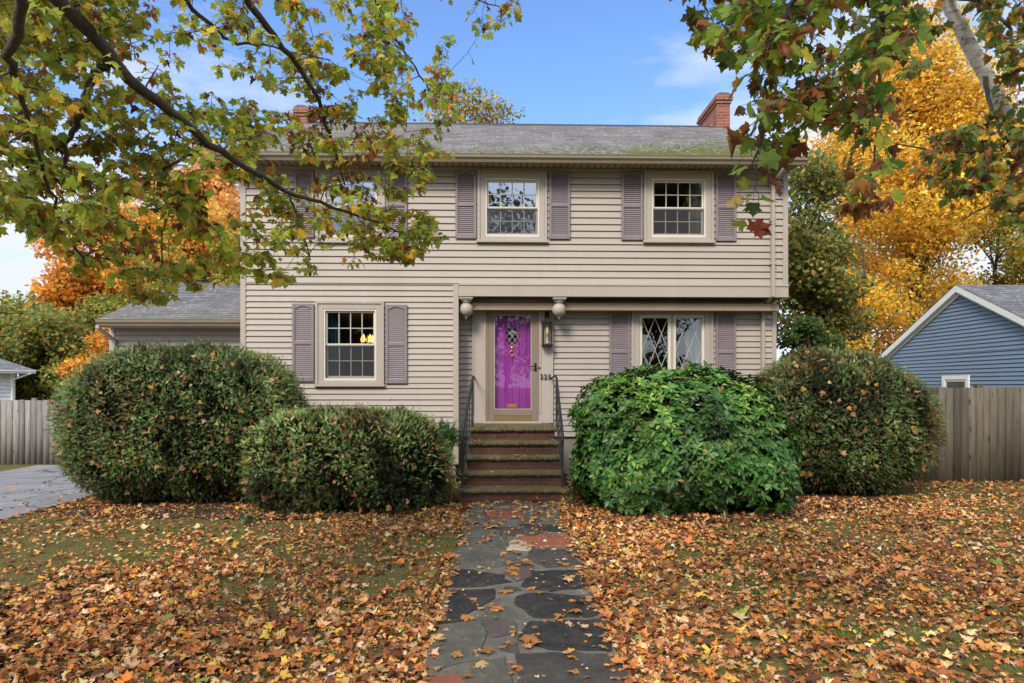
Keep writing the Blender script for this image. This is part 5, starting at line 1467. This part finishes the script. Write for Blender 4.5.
def left_maple():
    tx, ty = -3.7, .6
    root = empty('maple_tree', (tx, ty, 0), 'green and yellow maple whose boughs reach in from the upper left', 'tree', 'maples overhanging the front lawn')
    A = lambda px, py, D: at(px, py, D)
    fork = Vector((tx+.15, ty+.1, 3.1))
    main = [fork, A(-60, -120, 2.7), A(55, -5, 3.1), A(130, 78, 3.45), A(205, 142, 3.9), A(285, 192, 4.5), A(335, 207, 4.9), A(425, 240, 5.5)]
    L2 = [fork+Vector((.05, .1, .4)), A(120, -180, 3.4), A(243, -5, 4.0), A(290, 55, 4.5), A(318, 98, 4.9), A(335, 150, 5.3), A(345, 185, 5.5)]
    L3 = [fork+Vector((0, .1, .8)), A(90, -120, 3.6), A(185, 2, 4.2), A(232, 42, 4.7), A(262, 45, 5.0), A(330, 60, 5.4)]
    L4 = [fork+Vector((.05, 0, .2)), A(-30, -120, 2.3), A(25, 5, 2.6), A(8, 55, 2.75), A(22, 100, 2.95), A(42, 165, 3.2), A(60, 215, 3.4), A(85, 265, 3.5)]
    L5 = [A(112, 58, 3.35), A(92, 78, 3.4), A(82, 115, 3.5), A(66, 145, 3.6), A(68, 175, 3.7), A(90, 215, 3.8)]
    L6 = [fork+Vector((.1, .1, 1.0)), A(260, -180, 4.6), A(370, -10, 5.3), A(400, 45, 5.8), A(430, 90, 6.2), A(455, 110, 6.3)]
    L9 = [A(370, -10, 5.3), A(430, -12, 5.6), A(480, 0, 5.9), A(512, 12, 6.0)]
    L7 = [A(205, 142, 3.9), A(165, 170, 4.1), A(165, 215, 4.2), A(160, 270, 4.3)]
    L8 = [A(290, 195, 4.55), A(300, 225, 4.6), A(310, 260, 4.7)]
    limbs = [(main, [.10, .055, .036, .030, .023, .016, .011, .006]), (L2, [.07, .035, .024, .019, .015, .011, .007]), (L3, [.06, .028, .015, .011, .008, .005]),
             (L4, [.08, .034, .022, .019, .012, .009, .007, .005]), (L5, [.022, .021, .018, .013, .009, .005]), (L6, [.06, .03, .014, .010, .007, .004]), (L9, [.012, .008, .006, .004]), (L7, [.012, .009, .006, .004]), (L8, [.009, .006, .004])]
    poly = [(-60, -60), (535, -60), (520, 14), (450, 40), (468, 100), (442, 128), (450, 155), (425, 190), (385, 200), (350, 235), (308, 282), (250, 275), (190, 285), (150, 300), (115, 300), (60, 250), (15, 215), (-60, 240)]
    poly2 = [(350, 205), (425, 208), (440, 235), (400, 262), (350, 268)]
    tg = []
    while len(tg) < 880:
        px, py = random.uniform(-60, 525), random.uniform(-60, 300)
        if not in_poly((px, py), poly): continue
        dens = 1.0
        if 150 < px < 260 and py < 110: dens = .55
        if px > 380 and py < 60: dens = .6
        if random.random() > dens: continue
        D = 3.3 + max(0, px)/500*2.6 + random.gauss(.3, .45); D = max(2.75, D); tg.append(A(px, py, D))
    while len(tg) < 935:
        px, py = random.uniform(350, 445), random.uniform(200, 268)
        if in_poly((px, py), poly2): tg.append(A(px, py, random.uniform(5.0, 5.8)))
    b, segs = bough(limbs, tg)
    trunk = [Vector((tx, ty, -.1)), Vector((tx, ty, .3)), Vector((tx+.03, ty, 1.5)), fork, fork+Vector((-.1, 0, 2)), fork+Vector((.1, -.3, 4.5))]
    b.tube(trunk, [.34, .27, .22, .19, .13, .05], 14)
    parts = []
    PAL = [(4, (0.40, 0.50, 0.065)), (3, (0.54, 0.58, 0.075)), (2, (0.25, 0.35, 0.06)), (1.6, (0.75, 0.63, 0.08)), (.8, (0.85, 0.47, 0.06)), (.2, (0.75, 0.28, 0.06))]
    leaves_on(segs, 12.0, (.034, .076), PAL, .10, parts, b)
    # crown beyond the picture: over and behind the camera
    hi = []
    for k in range(60):
        d = Vector((random.gauss(0, 2.2), random.gauss(-.6, 1.6), abs(random.gauss(0, 2.0)))); q = fork + Vector((0, -.3, 1.6)) + d
        if q.y > 1.2 + .0*q.z and abs(q.x) < q.y*1.2: continue
        hi.append(q)
    b2, seg2 = bough([([fork, fork+Vector((-.1, 0, 2)), fork+Vector((.1, -.3, 4.5))], [.15, .11, .05]), ([fork+Vector((0, 0, .5)), fork+Vector((-1.5, -1.2, 2.2))], [.08, .03]), ([fork+Vector((0, 0, .9)), fork+Vector((1.8, -1.5, 2.4))], [.08, .03])], hi, .006)
    off = len(b.v); b.v += b2.v; b.f += [tuple(i+off for i in f) for f in b2.f]
    leaves_on(seg2, 5.0, (.10, .16), PAL, .12, parts, b)
    b.build('trunk', M['bark'], root, smooth=True)
    v, f, c = merge(parts); link('crown', np_mesh('crown', v, f, c), M['leaf'], root)
left_maple()

def right_maple():
    tx, ty = 3.6, .2
    root = empty('maple_tree', (tx, ty, 0), 'maple with large green and browned leaves hanging in at the upper right', 'tree', 'maples overhanging the front lawn')
    A = at; fork = Vector((tx, ty, 3.3))
    L1 = [fork, A(930, -260, 2.0), A(850, -60, 2.4), A(790, 5, 2.6), A(768, 60, 2.7), A(765, 110, 2.75), A(752, 170, 2.8)]
    L2 = [fork+Vector((0, .1, .2)), A(980, -250, 2.3), A(890, -40, 2.6), A(882, 20, 2.65), A(880, 100, 2.7), A(872, 190, 2.75)]
    L3 = [A(850, -60, 2.4), A(780, -30, 2.55), A(730, 15, 2.7), A(700, 40, 2.8)]
    L4 = [A(790, 5, 2.6), A(800, 60, 2.7), A(812, 110, 2.8)]
    L5 = [A(765, 110, 2.75), A(756, 165, 2.78), A(757, 212, 2.8)]
    limbs = [(L1, [.08, .04, .018, .010, .007, .005, .003]), (L2, [.08, .04, .016, .009, .006, .003]), (L3, [.012, .008, .005, .003]), (L4, [.006, .004, .003]), (L5, [.003, .002, .0015])]
    poly = [(672, -60), (910, -60), (905, 50), (888, 130), (880, 195), (862, 215), (845, 195), (846, 120), (805, 125), (790, 150), (768, 165), (748, 205), (742, 195), (752, 150), (748, 95), (735, 55), (702, 62), (682, 50)]
    tg = []
    while len(tg) < 180:
        px, py = random.uniform(670, 910), random.uniform(-60, 220)
        if in_poly((px, py), poly): tg.append(A(px, py, random.gauss(2.75, .22)))
    b, segs = bough(limbs, tg, .0028)
    b.tube([Vector((tx, ty, -.1)), Vector((tx, ty, .3)), Vector((tx-.05, ty, 1.6)), fork, fork+Vector((.1, -.2, 2.5)), fork+Vector((.4, -.6, 4.5))], [.3, .24, .2, .17, .1, .04], 14)
    parts = []
    PAL = [(4, (0.21, 0.34, 0.055)), (3, (0.34, 0.43, 0.055)), (2, (0.12, 0.22, 0.05)), (1, (0.60, 0.53, 0.07)), (.5, (0.8, 0.45, 0.07))]
    leaves_on(segs, 6.2, (.042, .088), PAL, .30, parts, b, edge=(0.17, 0.055, 0.025), edge_amt=1.0)
    # the single red-brown leaf pair on the lowest strand
    p = np.array([tuple(A(753, 222, 2.8)), tuple(A(759, 222, 2.79)), tuple(A(744, 220, 2.8)), tuple(A(735, 195, 2.8)), tuple(A(778, 182, 2.82))])
    d = np.array([(.2, -.3, -.9), (.5, -.2, -.6), (-.6, -.2, -.2), (-.5, -.3, -.7), (.3, -.1, -.9)]); nn = np.array([(.1, -1, .2), (.3, -1, .1), (-.2, -.8, .5), (-.6, -.6, .4), (.9, -.4, .2)], float)
    parts.append(scatter(MAPLE, MAPLE_F, p, frames(d, nn), np.array([.10, .085, .075, .075, .075]), np.array([(.22, .045, .02), (.17, .035, .02), (.17, .23, .03), (.45, .30, .10), (.30, .10, .03)]), warp=curl(.4, .3)))
    hi = []
    for k in range(40):
        q = fork + Vector((.2, -.6, 1.6)) + Vector((random.gauss(0, 2.0), random.gauss(-.6, 1.4), abs(random.gauss(0, 1.8))))
        if q.y > 1.0 and abs(q.x) < q.y*1.2: continue
        hi.append(q)
    b2, seg2 = bough([([fork, fork+Vector((.1, -.2, 2.5)), fork+Vector((.4, -.6, 4.5))], [.12, .09, .04]), ([fork+Vector((0, 0, .5)), fork+Vector((1.4, -1.2, 2.0))], [.07, .03])], hi, .006)
    off = len(b.v); b.v += b2.v; b.f += [tuple(i+off for i in f) for f in b2.f]
    leaves_on(seg2, 5.0, (.10, .16), PAL, .15, parts, b)
    b.build('trunk', M['bark'], root, smooth=True)
    v, f, c = merge(parts); link('crown', np_mesh('crown', v, f, c), M['leaf'], root)
right_maple()

def leaning_tree():
    A = at; base = Vector((9.2, 8.6, 0))
    root = empty('leaning_tree', base, 'pale barked tree leaning in from the right edge with drooping green leaves', 'tree')
    T = [Vector((9.2, 8.6, -.1)), Vector((8.6, 8.5, 1.2)), A(1090, 260, 8.1), A(1026, 160, 7.9), A(985, 75, 7.8), A(944, -4, 7.7), A(905, -90, 7.6), A(870, -200, 7.5)]
    B1 = [A(1026, 160, 7.9), A(990, 150, 7.6), A(940, 152, 7.4), A(890, 142, 7.2)]
    B2 = [A(985, 75, 7.8), A(990, 110, 7.5), A(985, 160, 7.3), A(950, 200, 7.2)]
    B3 = [A(1060, 210, 8.0), A(1030, 215, 7.6), A(990, 205, 7.3), A(960, 220, 7.2)]
    B4 = [A(944, -4, 7.7), A(980, 0, 7.3), A(1010, 30, 7.0), A(1020, 90, 6.9)]
    B5 = [A(944, -4, 7.7), A(925, 30, 7.4), A(885, 50, 7.2), A(850, 90, 7.1)]
    limbs = [(T, [.24, .17, .105, .095, .085, .075, .06, .04]), (B1, [.03, .02, .013, .006]), (B2, [.03, .02, .012, .006]), (B3, [.03, .02, .012, .006]), (B4, [.035, .025, .016, .008]), (B5, [.02, .013, .009, .005])]
    tb, _ = bough([limbs[0]], [tuple(T[-1]+Vector((.3, 0, .3)))]); tb.build('trunk', M['pale_bark'], root, smooth=True)
    poly = [(950, -60), (1070, -60), (1070, 240), (1000, 215), (945, 200), (925, 170), (905, 150), (930, 125), (975, 120), (1000, 80), (985, 30)]
    poly2 = [(905, -60), (960, -60), (950, 10), (930, 60), (880, 120), (830, 120), (860, 60)]
    tg = []
    while len(tg) < 300:
        px, py = random.uniform(900, 1070), random.uniform(-60, 240)
        if in_poly((px, py), poly): tg.append(A(px, py, random.uniform(6.4, 7.9)))
    while len(tg) < 340:
        px, py = random.uniform(830, 960), random.uniform(-60, 120)
        if in_poly((px, py), poly2): tg.append(A(px, py, random.uniform(7.0, 7.7)))
    b, segs = bough(limbs[1:], tg, .005); parts = []
    PAL = [(4, (0.22, 0.31, 0.06)), (2, (0.32, 0.38, 0.06)), (2, (0.13, 0.20, 0.05)), (1.4, (0.80, 0.56, 0.07)), (1.1, (0.85, 0.46, 0.06))]
    leaves_on(segs, 7.5, (.07, .125), PAL, .2, parts, b, droop=1.1)
    b.build('branch', M['bark'], root, smooth=True)
    v, f, c = merge(parts); link('crown', np_mesh('crown', v, f, c), M['leaf'], root)
leaning_tree()

# ------------------------------------------------------------------ fallen leaves and grass
LITTER = [(4, (0.57, 0.29, 0.11)), (4.4, (0.50, 0.195, 0.055)), (4, (0.31, 0.11, 0.038)), (2.4, (0.67, 0.43, 0.215)), (3, (0.13, 0.056, 0.03)), (1.0, (0.76, 0.45, 0.08)), (1.2, (0.67, 0.24, 0.038)), (.6, (0.78, 0.59, 0.38)), (.25, (0.24, 0.28, 0.06))]
BUSH = [((X_(186, 9.62), 9.62), (1.3, .7)), ((X_(347, 8.85), 8.85), (1.0, .45)), ((X_(684, 8.72), 8.72), (1.1, .6)), ((X_(836, 9.95), 9.95), (1.2, .7))]
def on_path(p): return (p[:, 0] > np.array([path_edge(y, True) for y in p[:, 1]]) + .0) & (p[:, 0] < np.array([path_edge(y, False) for y in p[:, 1]]) - .0) & (p[:, 1] < D1)
def in_bush(p):
    m = np.zeros(len(p), bool)
    for (c, s) in BUSH: m |= (((p[:, 0]-c[0])/s[0])**2 + ((p[:, 1]-c[1])/s[1])**2) < 1
    return m
def on_house(p): return ((p[:, 0] > XL-.05) & (p[:, 1] > YW-.02)) & (p[:, 0] < XR+.05) | ((p[:, 0] > spx_l) & (p[:, 0] < spx_r) & (p[:, 1] > D1-.02))
spx_l, spx_r = X_(457.5, D1)-.02, X_(569.5, D1)+.02

def litter():
    n = 190000
    p = np.stack([rng.uniform(-9.5, 12, n), 2.2 + rng.random(n)**1.15*10.5, np.zeros(n)], 1)
    vis = np.abs(p[:, 0]) < p[:, 1]*.95 + 1.2
    dens = np.clip(.60 + .42*nz(p, 1.0) + .34*nz(p, 3.0) + .2*nz(p, 8), .06, 1.0)
    dens *= np.clip(1.18 - (p[:, 1]-4.5)*.085, .40, 1.2)
    dens = np.where((p[:, 0] < -2.0) & (p[:, 1] > 6.0) & (p[:, 1] < 8.1), dens*.42, dens); dens = np.where((p[:, 0] > 3.8) & (p[:, 1] > 5.2), dens*.62, dens)     # thin grass strip in front of the yews
    near_step = np.exp(-((p[:, 0]-.0)/1.9)**2 - ((p[:, 1]-8.3)/.75)**2); dens = np.maximum(dens, near_step*1.1)
    bedm = ((p[:, 1] > 7.8) & (p[:, 0] > .8) & (p[:, 0] < 6.2)) | ((p[:, 1] > 8.0) & (p[:, 0] > -3.6) & (p[:, 0] < -.8)); dens = np.where(bedm, np.maximum(dens, .75), dens)
    dens = np.where(p[:, 0] < -6.05, np.where(p[:, 0] > -6.6, .10, .018), dens)
    pth = on_path(p); edge_d = np.minimum(p[:, 0]-np.array([path_edge(y, True) for y in p[:, 1]]), np.array([path_edge(y, False) for y in p[:, 1]])-p[:, 0])
    dens = np.where(pth, np.where(edge_d < .06, .35, .045 + .20*np.clip((p[:, 1]-6.8)/1.6, 0, 1)**2), dens)
    keep = vis & (rng.random(n) < dens*.95) & ~in_bush(p) & ~on_house(p); p = p[keep]; pth = pth[keep]; n = len(p)
    p[:, 2] = gz(p[:, 0], p[:, 1]) + rng.uniform(.003, .022, n) + np.where(pth, .02, 0)
    d = unit(n); d[:, 2] *= .22; nm = unit(n)*.42 + np.array([0, 0, 1.0])
    flat = pth
    nm[flat] = unit(flat.sum())*.15 + np.array([0, 0, 1]); d[flat, 2] *= .3
    sz = np.clip(np.exp(rng.normal(math.log(.045), .38, n)), .018, .10); sz[flat] = np.where(edge_d[keep][flat] < .12, sz[flat], rng.choice([.03, .04, .06, .09, .12], flat.sum(), p=[.3, .25, .2, .15, .1])*rng.uniform(.8, 1.1, flat.sum()))
    cols = pick(LITTER, n)*np.clip(1 + .22*nz(p, 2.0), .6, 1.4)[:, None]
    if flat.any(): cols[flat] = cols[flat]*.6 + np.array([.50, .28, .08])*.35
    parts = []; nearm = p[:, 1] < 6.5
    for (m, tv, tf, cu_) in ((nearm & ~flat, MAPLE, MAPLE_F, .75), (nearm & flat, MAPLE, MAPLE_F, .22), (~nearm, MAPLE_LO, MAPLE_LO_F, .7)):
        parts.append(scatter(tv, tf, p[m], frames(d[m], nm[m]), sz[m], cols[m], warp=curl(cu_, cu_*.7), vcol=maple_vcol((.12, .045, .02), .8)))
    # crumbs: broken bits between the whole leaves
    k = 26000; q = np.stack([rng.uniform(-7, 8, k), 2.4 + rng.random(k)*6.8, np.zeros(k)], 1)
    q = q[(np.abs(q[:, 0]) < q[:, 1]*.95+1) & ~on_house(q) & (rng.random(k) < np.where(on_path(q), .16, .8)) & (q[:, 0] > -6.0)]; k = len(q); q[:, 2] = rng.uniform(.002, .02, k) + np.where(on_path(q), .02, 0)
    dd = unit(k); dd[:, 2] *= .3
    parts.append(scatter(LEAF6, np.array([(0, 1, 2), (0, 2, 3), (0, 3, 4), (0, 4, 5)]), q, frames(dd, unit(k)*.5+np.array([0, 0, 1])), rng.uniform(.012, .035, k), pick(LITTER, k)))
    # a few on the steps and the roof edge
    sp_ = []
    for kk, (a, b_, y) in enumerate(spx):
        for _ in range(5): sp_.append((random.uniform(X_(a, y)+.1, X_(b_, y)-.1), y+random.uniform(.04, .24), RS*(kk+1)+.012))
    sp_ = np.array(sp_); m = len(sp_); dd = unit(m); dd[:, 2] *= .2
    parts.append(scatter(MAPLE, MAPLE_F, sp_, frames(dd, unit(m)*.3+np.array([0, 0, 1])), rng.uniform(.04, .08, m), pick([(2, (.5, .3, .06)), (1, (.4, .18, .06))], m), warp=curl(.4, .3)))
    v, f, c = merge(parts); o = link('fallen_leaves', np_mesh('fallen_leaves', v, f, c), M['litter'])
    tag(o, 'brown, orange and tan maple leaves strewn over the lawn and path', 'fallen leaves', kind='stuff')
litter()

def grass():
    n = 150000
    p = np.stack([rng.uniform(-8, 11, n), 2.2 + rng.random(n)*9.5, np.zeros(n)], 1)
    den = np.clip(.45 + .45*nz(p, 1.3, 1.7) + .3*nz(p, 4), .05, 1)
    keep = (np.abs(p[:, 0]) < p[:, 1]*.95+1) & (rng.random(n) < den) & ~on_path(p) & ~in_bush(p) & ~on_house(p) & (p[:, 0] > -6.0); p = p[keep]; n = len(p); p[:, 2] = gz(p[:, 0], p[:, 1]) - .008
    # a few lush tufts
    tc_ = [ground_at(820, 627), ground_at(850, 632), ground_at(715, 578), ground_at(1000, 560), ground_at(60, 520), ground_at(120, 560)]
    q = []
    for c in tc_:
        m = 260; q.append(np.stack([c.x + rng.normal(0, .12, m), c.y + rng.normal(0, .12, m), np.full(m, -.005)], 1))
    lush = np.concatenate(q); allp = np.concatenate([p, lush]); N_ = len(allp)
    t = np.array([(-.09, 0, 0), (.09, 0, 0), (.05, .6, .03), (0, 1, .12)], float); tf = np.array([(0, 1, 2, 3)])
    d = unit(N_)*.65 + np.array([0, 0, .8]); nm = unit(N_); nm[:, 2] *= .3
    cols = pick([(3, (0.17, 0.18, 0.05)), (2, (0.13, 0.18, 0.04)), (2, (0.27, 0.21, 0.09)), (1, (0.36, 0.27, 0.13))], N_); cols[n:] = pick([(1, (0.09, 0.19, 0.025)), (1, (0.13, 0.23, 0.035))], len(lush))
    L = rng.uniform(.025, .055, N_); sc = np.stack([L*.9, L, L], 1); sc[:, 0] = .03*rng.uniform(.6, 1.2, N_)
    v, f, c = scatter(t, tf, allp, frames(d, nm), sc, cols)
    o = link('grass', np_mesh('grass', v, [f], c), M['grass']); tag(o, 'short olive and green grass between the fallen leaves', 'grass', kind='stuff')
grass()
